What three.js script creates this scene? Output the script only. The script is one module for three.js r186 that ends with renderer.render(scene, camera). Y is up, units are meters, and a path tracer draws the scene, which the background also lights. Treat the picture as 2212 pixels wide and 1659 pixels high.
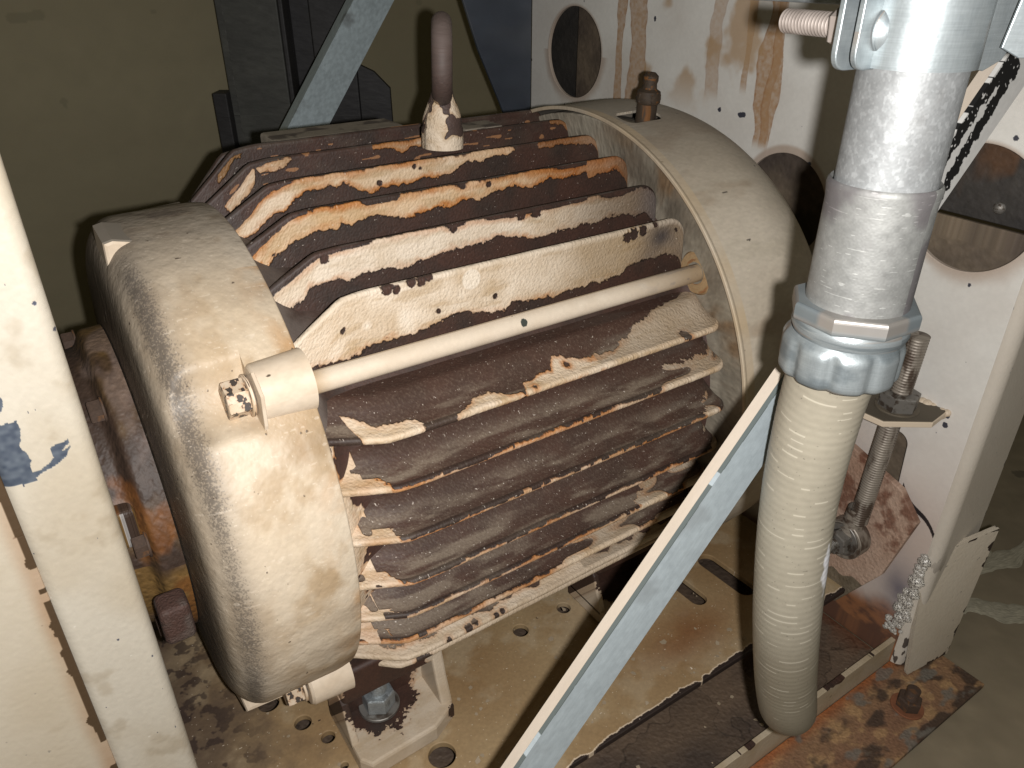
import * as THREE from 'three';
import { mergeGeometries, mergeVertices } from 'three/addons/utils/BufferGeometryUtils.js';
import { RoundedBoxGeometry } from 'three/addons/geometries/RoundedBoxGeometry.js';
import { Brush, Evaluator, SUBTRACTION } from 'three-bvh-csg';

// ------------------------------------------------------------------ camera, light, exposure
const V3 = (x, y, z) => new THREE.Vector3(x, y, z);
const scene = new THREE.Scene();
const DEG = Math.PI / 180;
const CAM = V3(0, 0.55, 0);
const FWD = V3(0.48669673, -0.49242356, -0.72155757), RIGHT = V3(0.82903757, 0, 0.5591929), DOWN = V3(-0.27535976, -0.8703557, 0.40823763);
const camera = new THREE.PerspectiveCamera(2 * Math.atan(829.5 / 1661) / DEG, 4 / 3, 0.02, 60);
camera.position.copy(CAM);
camera.lookAt(CAM.clone().add(FWD));
scene.add(camera);
// dim, yellowish plant-room light coming from everywhere
scene.background = new THREE.Color().setRGB(0.082, 0.074, 0.046);
// the phone's flash, just right of the lens
const flash = new THREE.PointLight(new THREE.Color().setRGB(1, 0.984, 0.966), 1.18);
flash.position.copy(CAM).addScaledVector(RIGHT, 0.0185).addScaledVector(DOWN, 0.003);
flash.castShadow = true; flash.shadow.radius = 0.2; flash.shadow.mapSize.set(2048, 2048); flash.shadow.camera.near = 0.02; flash.shadow.camera.far = 12;
scene.add(flash);
const renderer = new THREE.WebGLRenderer({ antialias: true });
renderer.setSize(1024, 768);
renderer.toneMapping = THREE.LinearToneMapping;
renderer.toneMappingExposure = 1;
renderer.shadowMap.enabled = true;

// ------------------------------------------------------------------ noise
let seed = 1234567;
const rnd = () => { seed = (seed * 1664525 + 1013904223) >>> 0; return seed / 4294967296; };
const P = new Uint8Array(512); { const p = [...Array(256).keys()]; for (let i = 255; i > 0; i--) { const j = Math.floor(rnd() * (i + 1)); [p[i], p[j]] = [p[j], p[i]]; } for (let i = 0; i < 512; i++) P[i] = p[i & 255]; }
const RV = new Float32Array(256); for (let i = 0; i < 256; i++) RV[i] = rnd();
function n2(x, y) {           // value noise 0..1
  const xi = Math.floor(x), yi = Math.floor(y); let fx = x - xi, fy = y - yi;
  fx = fx * fx * (3 - 2 * fx); fy = fy * fy * (3 - 2 * fy);
  const a = xi & 255, a1 = (xi + 1) & 255, b = yi & 255, b1 = (yi + 1) & 255;
  const v00 = RV[P[P[a] + b]], v10 = RV[P[P[a1] + b]], v01 = RV[P[P[a] + b1]], v11 = RV[P[P[a1] + b1]];
  return v00 + (v10 - v00) * fx + (v01 - v00) * fy + (v00 - v10 - v01 + v11) * fx * fy;
}
function fbm(x, y, o = 4) { let s = 0, a = 0.5, t = 0; for (let i = 0; i < o; i++) { s += a * n2(x, y); t += a; a *= 0.5; x = x * 2.03 + 17.1; y = y * 2.03 + 5.3; } return s / t; }
const clamp = (x, a = 0, b = 1) => x < a ? a : x > b ? b : x;
const ss = (a, b, x) => { const t = clamp((x - a) / (b - a)); return t * t * (3 - 2 * t); };
const lin = c => { c /= 255; return c <= 0.04045 ? c / 12.92 : ((c + 0.055) / 1.055) ** 2.4; };
const C = (r, g, b, k = 1) => [lin(r) * k, lin(g) * k, lin(b) * k];
const mix = (a, b, t) => [a[0] + (b[0] - a[0]) * t, a[1] + (b[1] - a[1]) * t, a[2] + (b[2] - a[2]) * t];
const mul = (a, k) => [a[0] * k, a[1] * k, a[2] * k];
const enc = x => { x = clamp(x); return 255 * (x <= 0.0031308 ? x * 12.92 : 1.055 * x ** (1 / 2.4) - 0.055); };

// texture set from fn(u, v) -> {c: linear albedo, h: height 0..1, r: roughness, m: metalness}
let NT = 0;
function material(w, h, fn, { bump = 0, rough = 0.6, metal = 0, rm = false, wrap = false, ...extra } = {}) {
  const small = w * h <= 70000; if (small) { bump = 0; rm = false; } NT += 1 + (bump ? 1 : 0) + (rm ? 1 : 0);
  const cd = new Uint8Array(w * h * 4), bd = bump ? new Uint8Array(w * h * 4) : null, rd = rm ? new Uint8Array(w * h * 4) : null;
  for (let j = 0; j < h; j++) for (let i = 0; i < w; i++) {
    const o = fn((i + 0.5) / w, (j + 0.5) / h), k = (j * w + i) * 4;
    cd[k] = enc(o.c[0]); cd[k + 1] = enc(o.c[1]); cd[k + 2] = enc(o.c[2]); cd[k + 3] = 255;
    if (bd) { bd[k] = bd[k + 1] = bd[k + 2] = clamp(o.h ?? 0.5) * 255; bd[k + 3] = 255; }
    if (rd) { rd[k] = 0; rd[k + 1] = clamp(o.r ?? rough) * 255; rd[k + 2] = clamp(o.m ?? metal) * 255; rd[k + 3] = 255; }
  }
  const T = (d, srgb) => { const t = new THREE.DataTexture(d, w, h, THREE.RGBAFormat); t.magFilter = THREE.LinearFilter; t.minFilter = THREE.LinearFilter; if (srgb) t.colorSpace = THREE.SRGBColorSpace; t.wrapS = t.wrapT = wrap ? THREE.RepeatWrapping : THREE.ClampToEdgeWrapping; t.needsUpdate = true; return t; };
  const p = { map: T(cd, true), roughness: rm ? 1 : rough, metalness: rm ? 1 : metal, side: THREE.DoubleSide, ...extra };
  if (bd) { p.bumpMap = T(bd, false); p.bumpScale = bump; }
  if (rd) p.roughnessMap = p.metalnessMap = T(rd, false);
  return new (extra.clearcoat !== undefined || extra.specularIntensity !== undefined ? THREE.MeshPhysicalMaterial : THREE.MeshStandardMaterial)(p);
}
const plain = (c, rough = 0.6, metal = 0) => new THREE.MeshStandardMaterial({ color: new THREE.Color().setRGB(...c), roughness: rough, metalness: metal, side: THREE.DoubleSide });

// normals smoothed across edges flatter than the crease angle (small parts: positions matched to 10 micrometres)
function toCreasedNormals(geo, crease) {
  const g = geo.index ? geo.toNonIndexed() : geo, p = g.attributes.position.array, n = p.length / 9, fn = new Float32Array(n * 3), cc = Math.cos(crease), cells = new Map(), key = i => Math.round(p[i] * 1e5) * 73856093 ^ Math.round(p[i + 1] * 1e5) * 19349663 ^ Math.round(p[i + 2] * 1e5) * 83492791;
  const area = new Float32Array(n);
  for (let f = 0; f < n; f++) { const o = f * 9, ux = p[o + 3] - p[o], uy = p[o + 4] - p[o + 1], uz = p[o + 5] - p[o + 2], vx = p[o + 6] - p[o], vy = p[o + 7] - p[o + 1], vz = p[o + 8] - p[o + 2]; let x = uy * vz - uz * vy, y = uz * vx - ux * vz, z = ux * vy - uy * vx; const l = Math.hypot(x, y, z) || 1e-20; area[f] = l < 1e-16 ? 0 : l; fn[f * 3] = x / l; fn[f * 3 + 1] = y / l; fn[f * 3 + 2] = z / l; for (let k = 0; k < 3; k++) { const h = key(o + k * 3); let c = cells.get(h); if (!c) cells.set(h, c = []); c.push(f); } }
  const out = new Float32Array(p.length);
  for (let f = 0; f < n; f++) for (let k = 0; k < 3; k++) { const o = f * 9 + k * 3; let x = 0, y = 0, z = 0; for (const q of cells.get(key(o))) { if (fn[f * 3] * fn[q * 3] + fn[f * 3 + 1] * fn[q * 3 + 1] + fn[f * 3 + 2] * fn[q * 3 + 2] > cc) { const w = area[q]; x += fn[q * 3] * w; y += fn[q * 3 + 1] * w; z += fn[q * 3 + 2] * w; } } const l = Math.hypot(x, y, z); if (l < 1e-18) { x = fn[f * 3]; y = fn[f * 3 + 1]; z = fn[f * 3 + 2]; out[o] = x; out[o + 1] = y; out[o + 2] = z; } else { out[o] = x / l; out[o + 1] = y / l; out[o + 2] = z / l; } }
  g.setAttribute('normal', new THREE.BufferAttribute(out, 3)); return g;
}
// ------------------------------------------------------------------ object helpers
function thing(name, label, category, [x, y, z] = [0, 0, 0], group) {
  const o = new THREE.Group(); o.name = name; o.position.set(x, y, z); o.userData = { label, category };
  if (group) o.userData.group = group; scene.add(o); return o;
}
// geometry is given in world coordinates and stored relative to its thing
function part(name, geo, mat, parent, label) {
  const m = new THREE.Mesh(geo, mat); m.name = name; m.castShadow = m.receiveShadow = true;
  const w = V3(0, 0, 0); for (let p = parent; p && p !== scene; p = p.parent) w.add(p.position);
  geo.translate(-w.x, -w.y, -w.z);
  if (label) m.userData.label = label; parent.add(m); return m;
}
function struct(name, geo, mat) { const m = new THREE.Mesh(geo, mat); m.name = name; m.castShadow = m.receiveShadow = true; m.userData = { kind: 'structure' }; scene.add(m); return m; }
const merge = list => mergeGeometries(list.map(g => { const q = g.index ? g.toNonIndexed() : g; for (const k of Object.keys(q.attributes)) if (!['position', 'normal', 'uv'].includes(k)) q.deleteAttribute(k); return q; }));
// turn local +Y to dir and move to pos
const place = (g, pos, dir = V3(0, 1, 0)) => g.applyQuaternion(new THREE.Quaternion().setFromUnitVectors(V3(0, 1, 0), dir.clone().normalize())).translate(pos.x, pos.y, pos.z);
// grid of points (rows of equal length) -> geometry; uv from fn or 0..1
function grid(rows, uv, flip = false) {
  const m = rows.length, n = rows[0].length, p = [], t = [], ix = [];
  for (let i = 0; i < m; i++) for (let j = 0; j < n; j++) { const q = rows[i][j]; p.push(q.x, q.y, q.z); const w = uv ? uv(i, j, q) : [j / (n - 1), i / (m - 1)]; t.push(w[0], w[1]); }
  for (let i = 0; i < m - 1; i++) for (let j = 0; j < n - 1; j++) { const a = i * n + j, b = a + 1, c = a + n, d = c + 1; if (flip) ix.push(a, c, b, b, c, d); else ix.push(a, b, c, b, d, c); }
  const g = new THREE.BufferGeometry(); g.setAttribute('position', new THREE.Float32BufferAttribute(p, 3)); g.setAttribute('uv', new THREE.Float32BufferAttribute(t, 2)); g.setIndex(ix); g.computeVertexNormals(); return g;
}
const Y0 = 0.215, Z0 = -0.5286;                     // motor axis, parallel to x
const onAxis = (x, a, r) => V3(x, Y0 + r * Math.sin(a * DEG), Z0 + r * Math.cos(a * DEG));
// surface of revolution round the motor axis; profile [x, r]; smooth, uv: u = angle (0..1 from a0 to a1), v = path length
function revolve(prof, segs = 128, a0 = 0, a1 = 360, crease = 40) {
  const len = [0]; for (let i = 1; i < prof.length; i++) len.push(len[i - 1] + Math.hypot(prof[i][0] - prof[i - 1][0], prof[i][1] - prof[i - 1][1]));
  const rows = prof.map(([x, r]) => Array.from({ length: segs + 1 }, (_, j) => onAxis(x, a0 + (a1 - a0) * j / segs, r)));
  const g = grid(rows, (i, j) => [j / segs, len[i] / len.at(-1)], true);
  return crease ? toCreasedNormals(g, crease * DEG) : g;
}
// fillet a polyline profile
function fillet(pts, r, n = 5) {
  const out = [pts[0]];
  for (let i = 1; i < pts.length - 1; i++) {
    const [ax, ay] = pts[i - 1], [bx, by, rr = r] = pts[i], [cx, cy] = pts[i + 1];
    const l1 = Math.hypot(ax - bx, ay - by), l2 = Math.hypot(cx - bx, cy - by), d = Math.min(rr, l1 * 0.45, l2 * 0.45);
    const p = [bx + (ax - bx) / l1 * d, by + (ay - by) / l1 * d], q = [bx + (cx - bx) / l2 * d, by + (cy - by) / l2 * d];
    for (let k = 0; k <= n; k++) { const t = k / n; out.push([(1 - t) ** 2 * p[0] + 2 * t * (1 - t) * bx + t * t * q[0], (1 - t) ** 2 * p[1] + 2 * t * (1 - t) * by + t * t * q[1]]); }
  }
  out.push(pts.at(-1)); return out;
}
const lathe = (prof, segs = 40, crease = 35) => toCreasedNormals(new THREE.LatheGeometry(prof.map(([x, y]) => new THREE.Vector2(Math.max(x, 1e-5), y)), segs), crease * DEG);
function thread(r, len, pitch = 0.0015, depth = 0.0008) {    // threaded rod along +y from 0
  const p = [[0, 0], [r - depth, 0]]; for (let y = 0.0004; y < len - 0.0006; y += pitch) p.push([r - depth, y], [r, y + pitch * 0.4], [r, y + pitch * 0.6]);
  p.push([r - depth, len - 0.0004], [r - depth * 2, len], [0, len]); return new THREE.LatheGeometry(p.map(q => new THREE.Vector2(...q)), 28);
}
function hex(af, h, bev = 0.001) {                            // hexagon along +y from 0, af = width across flats
  const s = new THREE.Shape(), R = af / 2 / Math.cos(Math.PI / 6) - bev; for (let i = 0; i < 6; i++) { const a = i * Math.PI / 3; i ? s.lineTo(R * Math.cos(a), R * Math.sin(a)) : s.moveTo(R, 0); } s.closePath();
  const g = new THREE.ExtrudeGeometry(s, { depth: h - 2 * bev, bevelEnabled: true, bevelSize: bev, bevelThickness: bev, bevelSegments: 2 });
  g.translate(0, 0, bev).rotateX(-Math.PI / 2); return boxUV(g, 26);
}
const cyl = (r, h, seg = 32, r2 = r, b = Math.min(0.0008, h * 0.2)) => lathe([[0, 0], [r - b, 0], [r, b], [r2, h - b], [r2 - b, h], [0, h]], seg);
function prism(pts, depth, bevel = 0.0008, holes = []) {      // extruded polygon in xy, depth along +z
  const s = new THREE.Shape(pts.map(p => new THREE.Vector2(...p))); for (const h of holes) s.holes.push(h);
  const g = new THREE.ExtrudeGeometry(s, { depth: depth - 2 * bevel, bevelEnabled: bevel > 0, bevelSize: bevel, bevelOffset: -bevel, bevelThickness: bevel, bevelSegments: 2, curveSegments: 36 }); g.translate(0, 0, bevel); return g;
}
const circlePath = (x, y, r) => new THREE.Path().absarc(x, y, r, 0, Math.PI * 2, true);
function slotPath(x0, y0, x1, y1, r) { const a = Math.atan2(y1 - y0, x1 - x0), p = new THREE.Path(); p.absarc(x1, y1, r, a - Math.PI / 2, a + Math.PI / 2, false); p.absarc(x0, y0, r, a + Math.PI / 2, a + Math.PI * 1.5, false); p.closePath(); return p; }
// planar uv from a world-space rule
function uvBy(g, f) { const p = g.attributes.position, t = new Float32Array(p.count * 2); for (let i = 0; i < p.count; i++) { const [u, v] = f(p.getX(i), p.getY(i), p.getZ(i)); t[2 * i] = u; t[2 * i + 1] = v; } g.setAttribute('uv', new THREE.BufferAttribute(t, 2)); return g; }
function boxUV(g, k = 1) { if (g.index) g = g.toNonIndexed(); g.computeVertexNormals(); const p = g.attributes.position, n = g.attributes.normal, t = new Float32Array(p.count * 2); for (let i = 0; i < p.count; i++) { const ax = Math.abs(n.getX(i)), ay = Math.abs(n.getY(i)), az = Math.abs(n.getZ(i)); const [u, v] = ay >= ax && ay >= az ? [p.getX(i), p.getZ(i)] : ax >= az ? [p.getZ(i), p.getY(i)] : [p.getX(i), p.getY(i)]; t[2 * i] = u * k; t[2 * i + 1] = v * k; } g.setAttribute('uv', new THREE.BufferAttribute(t, 2)); return g; }
// box between two corners, small bevel
const box = (x0, y0, z0, x1, y1, z1, r = 0.001) => new RoundedBoxGeometry(x1 - x0, y1 - y0, z1 - z0, 2, r).translate((x0 + x1) / 2, (y0 + y1) / 2, (z0 + z1) / 2);
const lerpT = (tab, x) => { if (x <= tab[0][0]) return tab[0].slice(1); for (let i = 1; i < tab.length; i++) if (x <= tab[i][0]) { const t = (x - tab[i - 1][0]) / (tab[i][0] - tab[i - 1][0]); return tab[i].slice(1).map((b, k) => tab[i - 1][k + 1] + (b - tab[i - 1][k + 1]) * t); } return tab.at(-1).slice(1); };

// ------------------------------------------------------------------ paint and bare-iron colours (albedo)
const CREAM = C(233, 211, 184, 0.74), CREAM2 = C(241, 226, 206, 0.80), TAN = C(196, 160, 108, 0.62), RUST = C(190, 105, 40, 0.6), DRUST = C(96, 50, 22, 0.7);
const IRON = C(70, 48, 40, 0.9), IRON2 = C(54, 43, 38, 0.9), DUST = C(150, 138, 128, 0.6), SOOT = C(70, 66, 64, 0.6);
// painted surface with flaked paint: d = signed distance (mm) inside the paint edge
function flake(d, x, y, heat = 0, de = d) {
  const n = fbm(x * 0.05, y * 0.05 + 9, 3), f = fbm(x * 0.9, y * 0.9, 3);
  if (d > 0) {
    let c = mix(CREAM, mix(CREAM2, TAN, clamp(n * 1.6 - 0.5)), 0.55);
    c = mul(c, 0.93 + 0.14 * f);
    c = mix(c, C(238, 182, 108, 0.74), Math.min(1, heat * 0.8) * (0.5 + 0.5 * n));
    const e = 1 - ss(0, 2.6 + 7 * fbm(x * 0.13 + 40, y * 0.13, 2) * (0.55 + heat), de);
    { const va = 0.35 + 0.9 * ss(0.3, 0.62, fbm(x * 0.028 + 11, y * 0.03, 3)); c = mix(c, TAN, 0.45 * ss(0.45, 0.7, fbm(x * 0.05, y * 0.2 + 60, 3)) * (1 - ss(4, 16, d)));
    c = mix(c, mix(C(226, 162, 92, 0.68), C(194, 112, 50, 0.6), 0.2 + 0.7 * f), clamp(e * (0.72 + 0.28 * heat) * va)); }
    c = mix(c, DRUST, (1 - ss(0.1, 0.75, d)) * 0.7);
    if (f > 0.83) c = mix(c, RUST, 0.4);
    return { c, h: 0.58 + 0.30 * ss(0, 0.6, d) + 0.5 * (fbm(x * 0.75, y * 0.75, 2) - 0.5), r: 0.55 };
  }
  let c = mix(IRON, IRON2, clamp(n * 2 - 0.6)); c = mul(c, 0.55 + 0.6 * f); c = [c[0] * 1.06, c[1] * 0.97, c[2] * 0.88];
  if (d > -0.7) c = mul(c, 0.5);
  return { c, h: 0.36 + 0.2 * (f - 0.5), r: 0.72 };
}
function speck(o, x, y, dens = 0.86) { const a = n2(x * 0.55 + 3.3, y * 0.55); const b = n2(x * 1.7 + 9, y * 1.7 + 4); if (a * 0.45 + b * 0.55 > dens) o.c = mix(o.c, C(235, 225, 212, 0.8), 0.75); return o; }

// ------------------------------------------------------------------ fins: one atlas for the upright ones, one for the level ones
const FX0 = 0.117, FL = 0.326, SMIN = -20, SMAX = 50;
const edgeN = (x, s, k) => (fbm(x * 0.11 + k * 31, s * 0.13 + k * 7, 2) - 0.5) * 7.5 + (n2(x * 0.42, s * 0.45 + k * 11) - 0.5) * 3.2 + (n2(x * 1.1, s * 1.1 + k) - 0.5) * 1.7;
const VF = [ // z offset, tip height above axis, paint [x mm, from, to] below the tip, bare spots [x, s, r], heat
  { z: 0.118, t: 0.1548, p: [[0, -1, 6], [10, -1, 22], [34, -1, 38.5], [61, -1, 35.5], [80, -1, 36.5], [102, -1, 31.5], [122, -1, 31], [140, -1, 35.5], [152, -1, 37.5], [158, -1, 32.5], [192, -1, 36.5], [222, -1, 35.5], [258, -1, 33.5], [262, -1, 28], [303, -1, 27.5], [331, -1, 32.5]], b: [[66, 2, 4], [72, 4, 2.5], [83, 1.5, 3], [90, 2, 3.5], [95, 0.5, 3], [262, 6, 4], [268, 5, 4], [277, 4, 3.5], [290, 2, 2], [34, 19, 1.7], [100, 25, 1.6], [144, 25, 1.7], [312, 8, 1.5]], heat: 0 },
  { z: 0.083, t: 0.1725, p: [[0, 6, 8], [8, 5, 17], [24, 5, 22], [29, 4, 18], [44, 2.5, 21], [60, 2.6, 22], [74, 2.2, 20], [78, 0.2, 20.5], [97, 0, 21.5], [115, 0.4, 20], [124, 0.5, 18.5], [134, 2.6, 17.5], [145, 1, 17], [158, 1.2, 18], [167, 3, 15], [186, 4, 19], [203, 3, 22], [230, 3.2, 21], [258, 1.2, 20], [270, 4, 19], [284, 5, 20], [302, 2, 22], [331, 1, 26]], b: [[41, 5, 3], [134, 3, 3], [190, 3, 4], [203, 4, 4]], heat: 0.1 },
  { z: 0.046, t: 0.188, p: [[0, 9, 10], [9, 8, 16], [14, 6, 23], [20, 5, 18], [42, 2.5, 17.5], [60, 0.8, 15], [66, 0.6, 17.5], [69, 0.5, 14], [76, 0.6, 17], [82, 0.7, 13.5], [88, 3.6, 12.8], [98, 4, 13], [110, 4.2, 16], [115, 0.6, 17], [141, 0.4, 15.5], [156, 0.5, 14.5], [164, 3, 13], [170, 1.2, 12.5], [177, 1, 14.5], [191, 1, 11], [208, 0.5, 8.8], [218, 0.6, 13], [224, 0.7, 14], [241, 1, 8.5], [256, 3.2, 9.5], [278, 3, 9], [281, 0.2, 12], [286, 0, 13], [311, 0, 11], [326, 1, 18]], b: [[164, 2, 3], [186, 4.5, 2.2], [26, 3, 2]], heat: 0.55 },
  { z: 0.008, t: 0.1985, p: [[0, 12, 13], [10, 11, 20], [19, 9, 23], [27, 6, 20.5], [45, 3, 19.5], [52, 1.5, 14], [58, 1, 11], [74, 1, 9.5], [78, 1, 7], [83, 1, 10.5], [89, 1, 8.5], [99, 1, 15], [110, 1, 18], [124, 0.5, 16], [138, 0.6, 16], [158, 0.6, 14], [178, 0.6, 13], [191, 1, 7], [205, 0.5, 8], [215, 0.6, 6.2], [228, 0.6, 7.5], [235, 2, 3.5], [239, 4, -4], [254, 4, -4], [259, 1, 5], [270, 0.8, 7], [278, 1, 4.2], [292, 0.5, 6.5], [307, 0.2, 6.5], [321, 0.2, 7.5], [331, 3, 11]], b: [[145, 4, 1.6], [150, 6, 1], [116, 12, 2]], heat: 0.4 },
  { z: -0.03, t: 0.2055, p: [[0, 12, 4], [12, 12, 8], [17, 10, 20], [30, 8, 19], [37, 4.5, 15], [39, 5, 3], [42, 4, 10], [52, 2, 9], [64, 1.5, 5.5], [68, 3, 0], [126, 4, -2], [131, 1.5, 4], [142, 0.8, 5], [154, 0.8, 9], [170, 0.5, 6.5], [184, 2, 6], [188, 4, 0], [294, 4, 0], [299, 0.5, 3.5], [318, 0.5, 6], [331, 1, 9]], b: [], heat: 0.3 },
  { z: -0.068, t: 0.208, p: [[0, 9, 2], [20, 9, 6], [22, 4, 9], [40, 3, 7], [44, 5, 0], [331, 5, -4]], b: [], heat: 0.7, dusty: 1 },
  { z: -0.103, t: 0.199, p: [[0, 9, 2], [18, 9, 6], [22, 4, 9], [34, 3, 7], [38, 5, 0], [331, 5, -4]], b: [], heat: 0.8, dusty: 1 },
];
const HF = [ // y offset, tip distance, paint as [x, from, to] on the top side measured from the tip (negative = underside)
  { y: 0.0805, t: 0.1735, p: [[0, 30, 10], [8, 24, 20], [16, 21, 21], [24, -8, 17], [33, -8, 12], [52, -8, 10], [60, -4, 5], [64, 3, 1], [78, 3, 1], [84, -5, 3], [96, -5, 8], [110, -5, 13], [118, -5, 8], [128, -2, 2], [134, -1, 1.5], [138, -5, 10], [153, -5, 12], [162, -5, 12], [169, -5, 21], [180, -5, 17], [195, -5, 12], [219, -5, 12], [247, -5, 22], [262, -5, 26], [280, -5, 33], [300, -5, 36], [324, -8, 46], [331, -9, 50]], b: [[64, 0, 5], [176, 12, 2], [282, 4, 4], [284, 1, 2], [143, 3, 1.2]], ramp: 1 },
  { y: 0.0505, t: 0.1835, lip: 2.2, gap: 0.40, R: 250, ramp: 1 },
  { y: 0.016, t: 0.1900, lip: 1.9, gap: 0.36, R: 290, ramp: 1 },
  { y: -0.0205, t: 0.1895, lip: 1.9, gap: 0.34, R: 300, ramp: 1 },
  { y: -0.056, t: 0.1825, lip: 2.0, gap: 0.40, R: 235, ramp: 1 },
  { y: -0.088, t: 0.1745, lip: 3.0, gap: 0.30, R: 170, ramp: 1 },
  { y: -0.112, t: 0.1690, lip: 12, gap: 0.05, R: 60, ramp: 1, clean: 1 },
  { y: -0.133, t: 0.1560, lip: 40, gap: 0.02, R: 0, ramp: 1, clean: 1 },
];
const spots = (d, b, x, s) => { for (const [bx, bs, br] of b) d = Math.min(d, Math.hypot(x - bx, (s - bs)) - br * (0.75 + 0.5 * n2(x * 0.8 + bx, s * 0.8))); return d; };
function vfinPx(k, x, s) {
  const F = VF[k], n = edgeN(x, s, k + 1); let [lo, hi] = lerpT(F.p, x);
  let d = Math.min(s - lo + (lo < 0 ? 3 : n * 0.28), hi - s + n * 0.62); if (hi <= lo) d = -3; if (s < -1.2) d = Math.min(d, -3 - s + n); const de = d; d = spots(d, F.b, x, s);
  const o = flake(d, x, s + k * 90, F.heat, de);
  if (d > 0) {
    if (k === 0) {
      const g = ss(150, 250, x + 25 * (n2(x * 0.03, s * 0.05) - 0.5)); o.c = mix(o.c, C(176, 148, 110, 0.62), g * 0.75);
      const sm = ss(265, 300, x + s * 0.5) * (0.4 + 0.6 * fbm(x * 0.06, s * 0.08, 3)); o.c = mix(o.c, C(128, 112, 104, 0.5), sm * 0.8);
      const sm2 = Math.exp(-(((x - 296) / 13) ** 2 + ((s - 12) / 9) ** 2)); o.c = mix(o.c, C(70, 66, 70, 0.6), sm2 * 0.85);
      for (const [bx, bs, br] of [[126, 9, 7.5], [76, 24, 8], [50, 22, 4]]) { const q = Math.hypot(x - bx, s - bs) / br; if (q < 1) o.c = mix(o.c, CREAM2, (bx === 126 ? 1 - ss(0.85, 1, q) : (1 - q)) * 0.95); }
      if (s < 5 && d > 1) o.c = mix(o.c, CREAM2, 0.6 * (1 - s / 5));
    }
    if (k === 1) { const g = ss(190, 290, x); o.c = mix(o.c, C(140, 118, 96, 0.55), g * 0.85); if (x < 190) o.c = mix(o.c, CREAM2, 0.35); o.c = mix(o.c, C(110, 102, 104, 0.55), ss(285, 325, x) * 0.8); }
    if (k === 2) { const g = ss(180, 300, x); o.c = mix(o.c, C(170, 95, 35, 0.55), g * 0.7); o.c = mix(o.c, C(120, 92, 68, 0.5), ss(295, 330, x) * 0.8); }
    if (k >= 3 && x > 240) o.c = mix(o.c, C(150, 98, 60, 0.5), 0.75);
    if (k >= 4) o.c = mix(o.c, C(160, 110, 60, 0.55), 0.35 * (x > 60 ? 1 : 0.3));
    if (F.dusty) o.c = mix(o.c, C(130, 95, 45, 0.55), 0.7);
  } else {
    const du = clamp((k - 1.5) / 4) * 0.3, q = fbm(x * 0.07 + k * 5, s * 0.12, 3);
    o.c = mix(o.c, C(112, 98, 84, 0.55), du * ss(0.4, 0.75, q) * (s < 2 ? 1.6 : 1));
    if (s < 1.2 && s > -6) o.c = mix(o.c, C(112, 104, 98, 0.55), 0.22 + 0.35 * ss(0.45, 0.7, q));
    if (k >= 4 && s > -5) { const ch = n2(x * 0.09 + k * 50, s * 0.3 + 20); if (ch > 0.86) o.c = mix(o.c, C(190, 135, 90, 0.6), 0.8); }
  }
  if (x < 14) { o.c = mix(o.c, C(110, 100, 96, 0.55), d < 0 ? 0.3 : 0); }
  return speck(o, x, s + k * 77, 0.885);
}
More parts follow.
